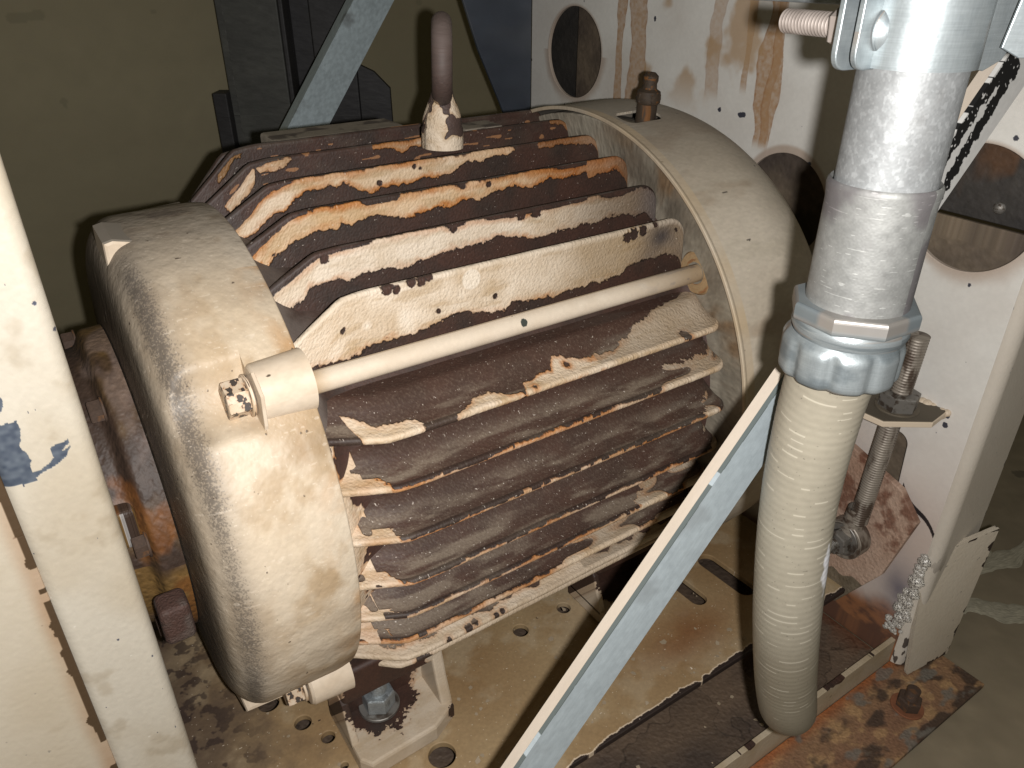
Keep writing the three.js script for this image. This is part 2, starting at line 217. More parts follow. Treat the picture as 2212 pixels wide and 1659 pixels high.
function hfinPx(k, x, s) {
  const F = HF[k], n = edgeN(x, s, k + 20); let d;
  if (F.p) { const [lo, hi] = lerpT(F.p, x); d = Math.min(s - lo + n * 0.5, hi - s + n * 0.6); if (hi <= lo) d = -3; d = spots(d, F.b, x, s); }
  else {
    const gp = n2(x * 0.05 + k * 13.7, 3.1) * 0.55 + n2(x * 0.16 + k * 5.1, 8.8) * 0.45, on = gp > F.gap ? 1 : 0.15;
    const w = F.lip * 0.85 * on * (0.6 + 0.9 * n2(x * 0.11 + k * 3, 1.7));
    d = Math.min(s + (F.clean ? 60 : 2.6) + n * 0.2, w - s + n * (F.clean ? 0.6 : 0.28) - (F.clean ? 0 : 0.5));
    const rx = 34 - s * 0.5 - k * 0.5 + n * 1.5;                    // paint held on at the left ends
    const keepL = rx - x, bare = (n2(x * 0.13 + k * 17, s * 0.13) > 0.74) ? -2 : 3;
    d = Math.max(d, Math.min(keepL, bare, x > 19 && s > 6 + 8 * n2(k * 3.3, 0.5) ? -1 : 9));
    d = Math.max(d, Math.min(x - F.R - s * 1.1 + n * 3, 16 + k - s + n, n2(x * 0.05 + k, s * 0.1) * 30 - 9));
    d = spots(d, k === 6 ? [[88, 2, 3], [94, 4, 2.5], [112, 1, 2], [118, 2, 2], [70, 0, 2]] : k === 7 ? [[52, -1, 4], [57, -2, 4]] : [], x, s);
  }
  const o = flake(d, x, s + k * 90, F.clean ? 0 : 0.15);
  if (d > 0) { if (F.clean) o.c = mix(o.c, mix(CREAM, C(176, 150, 118, 0.6), fbm(x * 0.02, s * 0.12, 3)), 0.5); if (x > 200 && s > 3) o.c = mix(o.c, C(168, 150, 128, 0.62), 0.6); }
  else {
    const q = fbm(x * 0.022 + k * 9, s * 0.11 + k * 3, 4), fine = n2(x * 0.9, s * 0.9) * 0.5 + n2(x * 1.9, s * 1.9) * 0.5;
    const band = Math.exp(-(((s - 10) / 8) ** 2));
    o.c = mix(o.c, C(84, 60, 49, 0.85), 0.4);
    o.c = mix(o.c, C(150, 134, 116, 0.68), clamp(band * ss(0.36, 0.62, q) * 1.15 + ss(0.5, 0.85, fine) * 0.28 + 0.05) * (0.4 + 0.6 * fine));
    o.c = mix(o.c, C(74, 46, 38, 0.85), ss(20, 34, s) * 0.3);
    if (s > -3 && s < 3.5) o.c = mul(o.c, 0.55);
    const gr = ss(F.p ? 150 : 245, 320, x + 40 * (q - 0.5)); o.c = mix(o.c, C(120, 110, 100, 0.6), gr * 0.45 * ss(0.4, 0.6, q));
    o.r = 0.5;
  }
  return speck(o, x, s + k * 77, F.clean ? 0.9 : 0.85);
}
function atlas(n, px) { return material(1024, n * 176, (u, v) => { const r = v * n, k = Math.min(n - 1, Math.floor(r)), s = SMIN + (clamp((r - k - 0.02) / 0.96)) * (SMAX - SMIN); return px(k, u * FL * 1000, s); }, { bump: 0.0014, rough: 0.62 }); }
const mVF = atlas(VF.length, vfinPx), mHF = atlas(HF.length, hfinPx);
function finGeo(k, n, off, tip, upright, x1 = 0.4405) {
  const rb = Math.min(tip, Math.sqrt(Math.max(0, 0.173 ** 2 - off * off)) + (tip - Math.sqrt(0.1905 ** 2 - off * off)) * 0.5);
  const st = []; // x, tip extent
  for (let i = 0; i <= 14; i++) { const t = i / 14; st.push([0.1172 + 0.056 * t, rb + (tip - rb) * (t < 0.62 ? t / 0.62 * 0.93 : 0.93 + 0.07 * Math.sin((t - 0.62) / 0.38 * Math.PI / 2))]); }
  for (let i = 1; i <= 20; i++) st.push([0.173 + (x1 - 0.016 - 0.173) * i / 20, tip]);
  for (let i = 1; i <= 8; i++) { const a = i / 8 * Math.PI / 2; st.push([x1 - 0.016 + 0.016 * Math.sin(a), tip - 0.014 * (1 - Math.cos(a))]); }
  for (const d of [0.02, 0.03, 0.04]) st.push([x1 + 0.0006, tip - d]);
  const A = [50, 42, 34, 27, 20, 14, 9, 5.5, 3.2, 2];
  const rows = st.map(([x, e], i) => {
    const wob = 0.00025 * (n2(x * 60 + k * 9, k * 3.3 + (upright ? 0 : 50)) - 0.5) * 2, row = [];
    const half = s => upright ? 0.00235 + 0.0028 * Math.pow(s / 50, 1.3) : 0.00225 + Math.min(0.0135, 0.0135 * Math.pow(s / 27, 1.9));
    for (const s of A) row.push([s, half(s), e - s / 1000]);
    for (let q = 1; q <= 5; q++) { const a = q / 6 * Math.PI; row.push([Math.cos(a) * 2, 0.00235 * Math.cos(a), e - 0.002 + 0.002 * Math.sin(a)]); }
    for (const s of [...A].reverse()) row.push([-s, -half(s), e - s / 1000]);
    return row.map(([s, d, h]) => { const q = upright ? V3(x, Y0 + h, Z0 + off + d + wob) : V3(x, Y0 + off + d + wob, Z0 + h); q.s = s + (i > 43 ? (tip - e) * 1000 : 0); return q; });
  });
  return grid(rows, (i, j, q) => [(q.x - FX0) / FL, (k + 0.02 + 0.96 * clamp((q.s - SMIN) / (SMAX - SMIN))) / n], upright);
}

// ------------------------------------------------------------------ shared materials
// dusty cream paint over castings, u/v scaled in metres by the caller
function paintPx(x, y, o = {}) {                                   // x, y in mm
  const a = fbm(x * 0.012, y * 0.012, 4), b = fbm(x * 0.05 + 50, y * 0.05, 4), f = fbm(x * 0.5, y * 0.5, 3);
  let c = mix(CREAM, CREAM2, clamp(a * 1.4 - 0.2)); c = mix(c, TAN, clamp((b - 0.42) * 1.6) * (o.stain ?? 0.5)); c = mul(c, 0.92 + 0.16 * f);
  const chip = n2(x * 0.16 + 7, y * 0.16) * 0.6 + n2(x * 0.5, y * 0.5 + 70) * 0.4; let h = 0.6 + 0.25 * (f - 0.5);
  if (chip > (o.chip ?? 0.885)) { c = o.chipC ?? IRON2; h = 0.4; }
  return { c, h, r: 0.6 };
}
const galvPx = (x, y, base = C(196, 203, 206, 0.75)) => { const a = n2(x * 0.35, y * 0.35), b = fbm(x * 0.05, y * 0.03, 4), f = n2(x * 1.6, y * 1.6); let c = mul(base, 0.72 + 0.25 * a + 0.25 * (b - 0.3) + 0.16 * (f - 0.5)); c = mix(c, C(120, 118, 116, 0.6), ss(0.56, 0.75, b) * 0.6); return { c, h: 0.5 + 0.3 * (a - 0.5) + 0.2 * (f - 0.5), r: 0.34 + 0.22 * a + 0.2 * (b - 0.4), m: 0.7 }; };
const mGalv = material(512, 512, (u, v) => { const o = galvPx(u * 150, v * 150); const scr = n2(u * 700, v * 14); if (scr > 0.86) o.c = mul(o.c, 1.25); return o; }, { bump: 0.00025, rm: true, wrap: true });
const mFit = material(512, 512, (u, v) => { const x = u * 150, y = v * 150, b = fbm(x * 0.05, y * 0.05, 4); let c = mix(C(190, 198, 200, 0.46), C(156, 166, 170, 0.42), ss(0.4, 0.7, b)); { const sc = n2(x * 0.12, y * 3.2) * 0.6 + n2(x * 2.4, y * 0.3) * 0.4; c = mul(c, 0.86 + 0.28 * sc); }; c = mix(c, C(190, 172, 156, 0.46), ss(0.58, 0.75, fbm(x * 0.04 + 9, y * 0.04, 3)) * 0.6); return { c, h: 0.5 + 0.1 * (n2(x, y) - 0.5), r: 0.34 + 0.2 * b, m: 0.6 }; }, { bump: 0.0002, rm: true, wrap: true });
const mBolt = material(256, 256, (u, v) => { const x = u * 80, y = v * 80, b = fbm(x * 0.12, y * 0.12, 4); return { c: mix(C(150, 146, 140, 0.75), C(104, 92, 82, 0.6), ss(0.4, 0.7, b)), h: 0.5, r: 0.42 + 0.2 * b, m: 0.55 }; }, { rough: 0.5, metal: 0.55, wrap: true });
const mStud = material(256, 256, (u, v) => { const b = fbm(u * 10, v * 10, 4); return { c: mix(C(168, 158, 146, 0.75), C(108, 92, 80, 0.6), ss(0.4, 0.7, b)), r: 0.5, m: 0.35 }; }, { rough: 0.5, metal: 0.35, wrap: true });
const mRustBolt = material(256, 256, (u, v) => { const b = fbm(u * 9, v * 9, 4), f = fbm(u * 40, v * 40, 3); return { c: mul(mix(C(78, 60, 48, 0.75), C(128, 88, 54, 0.55), ss(0.55, 0.8, b)), 0.7 + 0.6 * f), h: f }; }, { bump: 0.001, rough: 0.75, wrap: true });
const mChipBolt = material(256, 256, (u, v) => { const b = fbm(u * 12 + 3, v * 12, 3), d = (b - 0.37) * 30; const o = flake(d, u * 60, v * 60, 0.1); if (d < 0) o.c = mix(o.c, C(92, 90, 86, 0.7), 0.6); return o; }, { bump: 0.0006, rough: 0.5, wrap: true });
const mDarkIron = material(512, 512, (u, v) => { const x = u * 300, y = v * 300, f = fbm(x * 0.4, y * 0.4, 3), b = fbm(x * 0.03, y * 0.03, 4); return { c: mul(mix(IRON, C(104, 92, 84, 0.55), ss(0.45, 0.8, b) * 0.7), 0.7 + 0.6 * f), h: f, r: 0.75 }; }, { bump: 0.0008, rough: 0.75, wrap: true });

// ------------------------------------------------------------------ the setting: floor and far wall
const concretePx = (x, y) => { const a = fbm(x * 1.1, y * 1.1, 5), b = fbm(x * 6 + 9, y * 6, 4), f = fbm(x * 45, y * 45, 3), s = fbm(x * 0.9 + 5, y * 3.4, 4); let c = mix(C(152, 138, 114, 0.66), C(116, 104, 84, 0.6), clamp(a * 1.7 - 0.35)); c = mix(c, C(112, 92, 72, 0.56), ss(0.5, 0.72, s) * 0.6); c = mul(c, 0.84 + 0.3 * b * f + 0.1 * f); if (n2(x * 28, y * 28) > 0.93) c = mul(c, 0.55); return { c, h: 0.5 + 0.3 * (f - 0.5) + 0.4 * (b - 0.5), r: 0.85 }; };
{
  const m = material(1024, 1024, (u, v) => { const o = concretePx(u * 2.4, v * 2.4); o.c = mul(o.c, 1.12); return o; }, { bump: 0.004, rough: 0.85, wrap: true });
  const g = new THREE.PlaneGeometry(24, 24, 1, 1).rotateX(-Math.PI / 2); uvBy(g, (x, y, z) => [x / 2.4, z / 2.4]); g.translate(0, -0.066, -4); struct('floor', g, m);
  const w = material(1024, 1024, (u, v) => { const o = concretePx(u * 2.6 + 31, v * 2.6 + 12); o.c = mix(o.c, mul(C(188, 180, 146), 0.78), 0.4); o.c = mul(o.c, 1.1); return o; }, { bump: 0.003, rough: 0.9, wrap: true });
  const gw = new THREE.BoxGeometry(14, 3.2, 0.2); uvBy(gw, (x, y, z) => [x / 2.6, y / 2.6]); gw.translate(1.5, 1.5, -1.40); struct('wall', gw, w);
}
function efflorescence(pts, w) {                                  // raised whitish mineral crust along a floor crack
  const rows = []; const n = 90, c = new THREE.CatmullRomCurve3(pts.map(p => V3(p[0], -0.0655, p[1])));
  for (let i = 0; i <= n; i++) { const t = i / n, p = c.getPoint(t), q = c.getTangent(t), s = V3(-q.z, 0, q.x), ww = w * (0.4 + 0.8 * n2(i * 0.16, w * 900) + 0.25 * n2(i * 0.6, 5)) * Math.min(1, t * 8, (1 - t) * 8), k = (n2(i * 0.13, 7) - 0.5) * w * 0.9; rows.push([-1, -0.6, 0, 0.6, 1].map(e => p.clone().addScaledVector(s, e * ww + k).add(V3(0, 0.0032 * (1 - e * e) * n2(i * 0.8, e * 3 + 9), 0)))); }
  return grid(rows, null, true);
}
const mLime = material(256, 256, (u, v) => { const f = fbm(u * 30, v * 60, 3); return { c: mul(C(186, 178, 156, 0.75), 0.5 + 0.7 * f), h: f }; }, { bump: 0.001, rough: 0.9 });
{ const g = merge([efflorescence([[0.66, -0.31], [0.79, -0.262], [0.885, -0.236], [1.0, -0.21], [1.2, -0.12]], 0.012), efflorescence([[0.62, -0.27], [0.742, -0.235], [0.78, -0.188], [0.86, -0.13], [0.98, -0.08]], 0.013), efflorescence([[0.742, -0.235], [0.8, -0.25], [0.86, -0.26]], 0.006)]); const m = struct('floor_mineral_crust', g, mLime); m.userData.kind = 'structure'; }

// ------------------------------------------------------------------ base frame: pan, angle rail, perforated plate
const panPx = (x, y) => { const a = fbm(x * 0.02, y * 0.03, 4), f = fbm(x * 0.4, y * 0.4, 3), w = fbm(x * 0.018 + 40, y * 0.018, 4); let c = mix(C(122, 102, 84, 0.7), C(92, 78, 68, 0.66), clamp(a * 2 - 0.5)); const rg = Math.abs(w - 0.5); if (rg < 0.006) c = mul(c, 0.6); if (w > 0.5) c = mul(c, 0.86); const ru = ss(560, 620, x) * ss(0.38, 0.55, fbm(x * 0.03, y * 0.06 + 3, 4)); c = mix(c, C(120, 62, 28, 0.6), ru * 0.9); return { c: mul(c, 0.8 + 0.4 * f), h: f, r: 0.5 }; };
const tray = thing('drip_tray', 'dark stained steel tray under the front edge of the perforated plate', 'tray', [0.3, -0.066, -0.4]);
{
  const m = material(1024, 768, (u, v) => panPx(u * 700 - 100, v * 520), { bump: 0.001, rough: 0.55 });
  const uv = (x, y, z) => [(x + 0.1) / 0.7, (-z - 0.22) / 0.52];
  part('tray_floor', uvBy(box(-0.1, -0.060, -0.74, 0.598, -0.056, -0.2325), uv), m, tray);
  part('rear_wall', uvBy(box(-0.1, -0.056, -0.746, 0.598, -0.008, -0.740), uv), m, tray);
}
const rail = thing('angle_rail', 'cream and rust streaked angle iron rail along the floor at lower right', 'steel rail', [0.43, -0.066, -0.2]);
{
  const up = material(1024, 128, (u, v) => { const x = u * 480, y = v * 36; const n = edgeN(x, y, 3); const d = Math.min(36 - y + 0.8 + n * 0.35 - 4.5 * ss(0.6, 0.78, fbm(x * 0.06, 2, 3)), y - 1 + n); const o = d > 0 ? paintPx(x, y, { stain: 0.9 }) : flake(-2, x, y); if (d > 0) { o.c = mul(mix(o.c, C(188, 172, 142, 0.72), 0.6), 0.92); o.c = mix(o.c, RUST, (1 - ss(1, 6, y)) * 0.7 * n2(x * 0.08, 3)); } return o; }, { bump: 0.001, rough: 0.6 });
  const lo = material(1024, 256, (u, v) => {                      // rusty floor leg, v = 0 outer edge
    const x = u * 480, y = v * 72, a = fbm(x * 0.025, y * 0.04, 4), b = fbm(x * 0.07 + 30, y * 0.09, 4), f = fbm(x * 0.5, y * 0.5, 3);
    let c = mix(C(170, 132, 96, 0.56), C(160, 116, 90, 0.52), a); c = mix(c, C(200, 160, 112, 0.68), ss(0.5, 0.7, b) * 0.6); c = mix(c, C(176, 92, 30, 0.65), ss(52, 70, y) * 0.8);
    const dk = ss(0.54, 0.7, fbm(x * 0.04 + 3, y * 0.06 + 8, 4) + (1 - ss(0, 24, y)) * 0.2 + 0.08 * ss(400, 470, x)); c = mix(c, C(66, 52, 44, 0.7), dk * 0.85);
    const gr = ss(0.6, 0.75, fbm(x * 0.05 + 70, y * 0.08, 3)); c = mix(c, C(128, 122, 112, 0.66), gr * 0.8);
    return { c: mul(c, 0.72 + 0.55 * f), h: 0.4 * f + 0.5 * b - 0.3 * dk, r: 0.75 };
  }, { bump: 0.002, rough: 0.75 });
  part('upright_leg', uvBy(box(0.2, -0.060, -0.2325, 0.605, -0.030, -0.2275, 0.0008), (x, y, z) => [(x - 0.18) / 0.48, (y + 0.062) / 0.032]), up, rail);
  part('floor_leg', uvBy(box(0.2, -0.0655, -0.2275, 0.652, -0.060, -0.160, 0.001), (x, y, z) => [(x - 0.18) / 0.48, (z + 0.160) / -0.072 + 0]), lo, rail);
}
function anchorBolt() {
  const t = thing('anchor_bolt', 'rusty hexagon nut and stud bolted down through the rusted rail', 'bolt', [0.566, -0.060, -0.187]);
  const p = V3(0.566, -0.0598, -0.187), up = V3(0.05, 1, 0.03);
  part('washer', place(cyl(0.0145, 0.0022), p, up), material(128, 128, (u, v) => ({ c: mul(C(164, 104, 70, 0.52), 0.6 + 0.8 * fbm(u * 12, v * 12)) }), { rough: 0.8 }), t);
  part('nut', place(hex(0.0185, 0.011, 0.0012).rotateY(0.4), p.clone().add(V3(0, 0.0022, 0)), up), mRustBolt, t);
  part('stud', place(thread(0.0058, 0.024), p, up), mRustBolt, t);
}
anchorBolt();
const plate = thing('base_plate', 'tan perforated motor base plate with round holes and slots', 'steel plate', [0.3, -0.006, -0.5]);
{
  const m = material(1536, 1024, (u, v) => {
    const x = u * 780 - 120, z = v * 540 + 270;                   // x mm, distance -z mm
    const a = fbm(x * 0.01, z * 0.01, 4), b = fbm(x * 0.035 + 9, z * 0.035, 4), f = fbm(x * 0.5, z * 0.5, 3);
    let c = mix(C(198, 172, 132, 0.66), C(172, 138, 96, 0.62), clamp(a * 1.8 - 0.4)); c = mix(c, C(204, 184, 152, 0.7), ss(0.5, 0.7, b) * 0.5);
    c = mix(c, C(150, 92, 44, 0.6), Math.exp(-(((x - 420) / 60) ** 2 + ((z - 330) / 26) ** 2)) * (0.5 + 0.8 * (b - 0.3)));
    const dk = ss(90, 10, x + 130 * (b - 0.5)); c = mix(c, C(112, 94, 80, 0.62), dk * 0.85); if (x < 70) { const sp = fbm(x * 0.12, z * 0.12 + 60, 4); c = mix(c, C(62, 48, 46, 0.7), ss(0.52, 0.62, sp) * ss(75, 20, x) * 0.75); }
    c = mul(c, 0.86 + 0.26 * f);
    const e = z - 285 + (fbm(x * 0.09, 3, 3) - 0.45) * 9; let h = 0.6 + 0.2 * (f - 0.5); if (e < 0) { c = mul(IRON2, 0.8); h = 0.45; } else if (e < 1.2) c = CREAM;
    const ch = n2(x * 0.1 + 5, z * 0.1) * 0.5 + n2(x * 0.33, z * 0.33 + 8) * 0.5; if (ch > 0.93) { c = IRON2; h = 0.45; } if (ch < 0.055) c = CREAM2;
    const sc = n2(x * 0.9, z * 0.9); if (sc > 0.965) c = CREAM2;
    return { c, h, r: 0.55 };
  }, { bump: 0.0008, rough: 0.55 });
  const holes = [[0.168, 0.347, 0.0108], [0.088, 0.436, 0.0068], [0.1, 0.412, 0.0055], [0.291, 0.417, 0.0072], [0.341, 0.417, 0.0066], [0.071, 0.47, 0.0085], [0.101, 0.3815, 0.003]].map(h => circlePath(...h));
  holes.push(slotPath(0.5035, 0.385, 0.5055, 0.338, 0.0098), slotPath(0.455, 0.4, 0.457, 0.354, 0.0085));
  const g = prism([[-0.12, 0.2855], [0.592, 0.281], [0.592, 0.735], [-0.12, 0.735]], 0.006, 0.0008, holes); g.rotateX(-Math.PI / 2); g.translate(0, -0.006, 0);
  part('plate', uvBy(g, (x, y, z) => [(x + 0.12) / 0.78, (-z - 0.27) / 0.54]), m, plate);
  part('spacer_bar', uvBy(box(0.3675, 0.0004, -0.50, 0.412, 0.0045, -0.392), (x, y, z) => [(x + 0.12) / 0.78, (-z - 0.27) / 0.54]), m, plate);
}

// ------------------------------------------------------------------ side panel of the equipment, with its flange, holes, weld and brackets
const panel = thing('side_panel', 'white painted steel side panel with large round holes and rust streaks', 'panel', [0.6, -0.03, -0.5]);
{
  const px = (z, y) => {                                          // mm: z distance to the left edge, y height
    const a = fbm(z * 0.012, y * 0.012, 4), b = fbm(z * 0.04 + 20, y * 0.03, 4), f = fbm(z * 0.35, y * 0.35, 3);
    let c = mix(C(228, 226, 220, 0.92), C(212, 206, 198, 0.88), clamp(a * 1.6 - 0.3)); c = mul(c, 0.95 + 0.1 * f);
    c = mix(c, C(206, 176, 160, 0.75), 0.55 * ss(280, 60, y) * ss(330, 520, z));
    const stain = (cx, w, y0, y1, k) => { const n = (fbm(y * 0.035 + cx, cx * 0.1, 3) - 0.5) * w * 1.1, q = Math.abs(z - cx - n) / (w * (0.6 + 0.8 * n2(y * 0.03, cx))); if (y > y0 && q < 1) { const fade = ss(y0, y0 + 14, y); const edge = ss(0.7, 0.98, q); c = mix(c, mix(C(196, 156, 116, 0.68), C(180, 130, 86, 0.64), edge), k * fade * (1 - ss(0.95, 1, q)) * (0.55 + 0.6 * f)); } };
    stain(164, 6, 355, 900, 0.9); stain(192, 17, 330, 900, 0.85); stain(300, 9, 420, 900, 0.6); stain(365, 10, 385, 900, 0.95); stain(372, 7, 385, 440, 0.9); stain(340, 4, 430, 900, 0.85);
    const bl = fbm(z * 0.03 + 60, y * 0.03, 4); if (y > 395 && z > 205 && z < 360) c = mix(c, C(200, 164, 122, 0.7), ss(0.46, 0.66, bl) * 0.75 * ss(395, 450, y));
    for (const [hy, hz, hr] of [[445, 85, 49], [348, 403, 47], [381, 571, 47.5]]) { const q = Math.hypot(z - hz, y - hy) - hr; c = mix(c, C(170, 118, 62, 0.6), (1 - ss(0, 4 + 22 * (y < hy ? b : 0), q)) * 0.5); }
    // bottom: rust creeping up, and weld heat marks
    c = mix(c, mix(C(172, 112, 68, 0.64), C(110, 70, 48, 0.62), ss(0.4, 0.65, fbm(z * 0.06, y * 0.1, 4))), ss(10, -16, y + 30 * (b - 0.5)) * 0.95); c = mix(c, C(110, 108, 128, 0.55), Math.exp(-(((z - 606) / 17) ** 2 + ((y - 24) / 34) ** 2)) * 0.65 * (0.5 + b));
    let h = 0.6 + 0.1 * (f - 0.5);
    const ch = n2(z * 0.2, y * 0.2 + 8) * 0.4 + n2(z * 0.07 + 5, y * 0.07) * 0.6, near = Math.exp(-(((z - 602) / 26) ** 2 + ((y - 190) / 55) ** 2));
    if (ch > 0.9 - 0.13 * near) { c = C(72, 74, 84, 0.7); h = 0.45; }
    const line = Math.abs((y - 128) + (z - 590) * 1.1 + 6 * Math.sin(z * 0.12)) ; if (z > 582 && z < 622 && line < 2.4 && y > 85) c = C(60, 54, 54, 0.6);
    return { c, h, r: 0.45 };
  };
  const m = material(1280, 1280, (u, v) => px(u * 640, v * 640 - 40), { bump: 0.0006, rough: 0.45 });
  const uv = (x, y, z) => [(z + 0.846) / 0.64, (y + 0.04) / 0.64];
  const g = prism([[-0.846, -0.058], [-0.226, -0.058], [-0.226, 0.62], [-0.846, 0.62]], 0.004, 0.0006, [circlePath(-0.761, 0.445, 0.049), circlePath(-0.443, 0.343, 0.047), circlePath(-0.275, 0.381, 0.0475), slotPath(-0.281, 0.17, -0.2765, 0.085, 0.0105)]);
  g.rotateY(-Math.PI / 2).translate(0.604, 0, 0);                 // shape x -> z, extrusion -> -x
  part('panel_sheet', uvBy(g, uv), m, panel);
  // rounded corner and returned flange
  const rows = []; for (let i = 0; i <= 8; i++) { const a = i / 8 * Math.PI / 2, x = 0.610 - 0.010 * Math.cos(a), z = -0.226 + 0.010 * Math.sin(a); rows.push([V3(x, -0.058, z), V3(x, 0.62, z)]); } rows.push([V3(0.666, -0.058, -0.216), V3(0.666, 0.62, -0.216)], [V3(0.666, -0.058, -0.22), V3(0.666, 0.62, -0.22)], [V3(0.612, -0.058, -0.22), V3(0.612, 0.62, -0.22)]);
  const mf = material(256, 1024, (u, v) => { const z = u * 90, y = v * 680 - 58; const o = paintPx(z + 300, y, { stain: 0.25, chip: 0.905, chipC: C(70, 72, 80, 0.7) }); o.c = mix(o.c, C(206, 202, 194, 0.8), 0.65); const e = 80 - z + (fbm(y * 0.07, 8, 3) - 0.5) * 14; if (e < 1) o.c = C(66, 66, 72, 0.7); o.c = mix(o.c, IRON2, ss(100, 20, y) * (fbm(z * 0.1, y * 0.06, 3) > 0.6 ? 0.9 : 0)); return o; }, { bump: 0.0006, rough: 0.45 });
  part('flange', uvBy(toCreasedNormals(grid(rows, null, true), 50 * DEG), (x, y, z) => [(Math.max(0, x - 0.6) + (z + 0.226)) / 0.09, (y + 0.058) / 0.68]), mf, panel);
  // dark blue-grey tapered flange turned forward at the left edge
  const mb = material(256, 256, (u, v) => { const f = fbm(u * 24, v * 36, 4), s = fbm(u * 6 + v * 3, v * 9, 4); let c = mul(C(92, 100, 114, 0.5), 0.6 + 0.55 * f); c = mix(c, C(150, 150, 150, 0.5), ss(0.6, 0.85, s) * 0.35); return { c, h: f, r: 0.5 }; }, { bump: 0.0006, rough: 0.5 });
  part('tapered_flange', prism([[0.49, 0.62], [0.478, 0.55], [0.503, 0.499], [0.523, 0.444], [0.552, 0.384], [0.58, 0.32], [0.5995, 0.28], [0.5995, 0.62]], 0.004, 0.0006).translate(0, 0, -0.850), mb, panel, 'dark blue-grey tapered flange at the left edge');
  // inner channel plates seen through the holes
  const mi = material(512, 512, (u, v) => { const a = fbm(u * 7, v * 7, 4), f = fbm(u * 60, v * 60, 3); let c = mix(C(150, 132, 110, 0.55), C(104, 90, 80, 0.5), clamp(a * 2 - 0.5)); c = mul(c, 0.75 + 0.5 * f); return { c, h: f }; }, { bump: 0.0008, rough: 0.7 });
  const mk = material(512, 512, (u, v) => { const a = fbm(u * 8, v * 8, 4), f = fbm(u * 60, v * 60, 3); let c = mix(C(84, 78, 72, 0.55), C(64, 60, 58, 0.5), clamp(a * 2 - 0.5)); c = mix(c, C(120, 82, 50, 0.5), ss(0.55, 0.7, fbm(u * 9 + 5, v * 5, 3)) * 0.8); return { c: mul(c, 0.7 + 0.5 * f), h: f }; }, { bump: 0.0008, rough: 0.7 });
  const inner = (y0, z0, y1, z1, x, mm) => part('inner_plate', uvBy(box(x, y0, z0, x + 0.004, y1, z1), (X, y, z) => [(z - z0) / 0.3, (y - y0) / 0.3]), mm, panel);
  inner(0.24, -0.86, 0.6, -0.783, 0.640, mk); inner(0.26, -0.7828, 0.6, -0.66, 0.622, mi); inner(0.20, -0.56, 0.6, -0.36, 0.632, mi);
  inner(0.366, -0.355, 0.6, -0.222, 0.630, mk); inner(0.05, -0.355, 0.3655, -0.222, 0.622, mi); inner(0.0, -0.356, 0.20, -0.2225, 0.628, mi);
  part('rivet', place(lathe([[0, 0.0028], [0.002, 0.0026], [0.0042, 0.0012], [0.0048, 0]], 24), V3(0.630, 0.378, -0.270), V3(-1, 0, 0)), mBolt, panel, 'bright rivet inside the right hole');
  part('bolt_hole_ring', place(cyl(0.006, 0.0006), V3(0.6238, 0.42, -0.757), V3(-1, 0, 0)), plain(C(60, 58, 58, 0.6), 0.6), panel);
  // patched corner plate with a lumpy weld
  const q = (a, b) => a.clone().lerp(b, 1); const TL = V3(0.602, 0.073, -0.2265), TR = V3(0.662, 0.098, -0.2), BR = V3(0.655, -0.058, -0.2), BL = V3(0.5985, -0.058, -0.207);
  const n = V3(0, 0, 0).crossVectors(TR.clone().sub(TL), BL.clone().sub(TL)).normalize().multiplyScalar(-0.0055);
  const fc = []; const loop = [TL, TR, BR, BL], back = loop.map(p => p.clone().sub(n.clone().multiplyScalar(n.z > 0 ? 1 : -1)));
  const quad = (a, b, c, d) => { const R = []; for (let i = 0; i <= 6; i++) { const r = []; for (let j = 0; j <= 6; j++) r.push(a.clone().lerp(b, j / 6).lerp(d.clone().lerp(c, j / 6), i / 6)); R.push(r); } return grid(R); };
  fc.push(quad(loop[0], loop[1], loop[2], loop[3]), quad(back[1], back[0], back[3], back[2]));
  for (let i = 0; i < 4; i++) { const j = (i + 1) % 4, g0 = quad(loop[i], back[i], back[j], loop[j]); fc.push(g0); }
  const mp = material(256, 512, (u, v) => { const o = paintPx(u * 70 + 900, v * 130, { stain: 0.3 }); o.c = mix(o.c, C(196, 190, 176, 0.78), 0.6); const e = Math.min((1 - u) * 60, (1 - v) * 130, v * 130) + (fbm(u * 8, v * 16, 3) - 0.5) * 16; if (e < -0.5) o.c = mul(IRON2, 0.9); return o; }, { bump: 0.0008, rough: 0.5 });
  part('corner_patch', merge(fc), mp, panel, 'cream corner patch plate welded over the flange');
  const wl = []; for (let i = 0; i < 120; i++) { const t = i / 119, wd = 0.006 + 0.010 * ss(0.35, 0.95, t), r = 0.0016 + 0.0042 * rnd() * rnd(); const p = V3(0.5985 + 0.001 * rnd(), 0.077 - 0.1 * t, -0.2265 + 0.012 * (1 - t) * 0.2 - wd * (rnd() - 0.1)); const s = new THREE.IcosahedronGeometry(r, 2), pp = s.attributes.position; for (let k = 0; k < pp.count; k++) { const f = 0.75 + 0.5 * n2(pp.getX(k) * 500 + i * 7, pp.getY(k) * 500 + pp.getZ(k) * 400); pp.setXYZ(k, pp.getX(k) * f * 0.8, pp.getY(k) * f, pp.getZ(k) * f * 1.1); } const mvd = mergeVertices(s, 1e-6); mvd.computeVertexNormals(); wl.push(mvd.translate(p.x, p.y, p.z)); }
  const mw = material(256, 256, (u, v) => { const f = fbm(u * 30, v * 30, 3); return { c: mix(C(70, 64, 64, 0.8), C(232, 226, 216, 0.85), ss(0.36, 0.52, f)), r: 0.3, m: 0.3 }; }, { rough: 0.35, metal: 0.1 });
  part('weld_bead', merge(wl), mw, panel, 'lumpy dark and silvery weld bead');
}
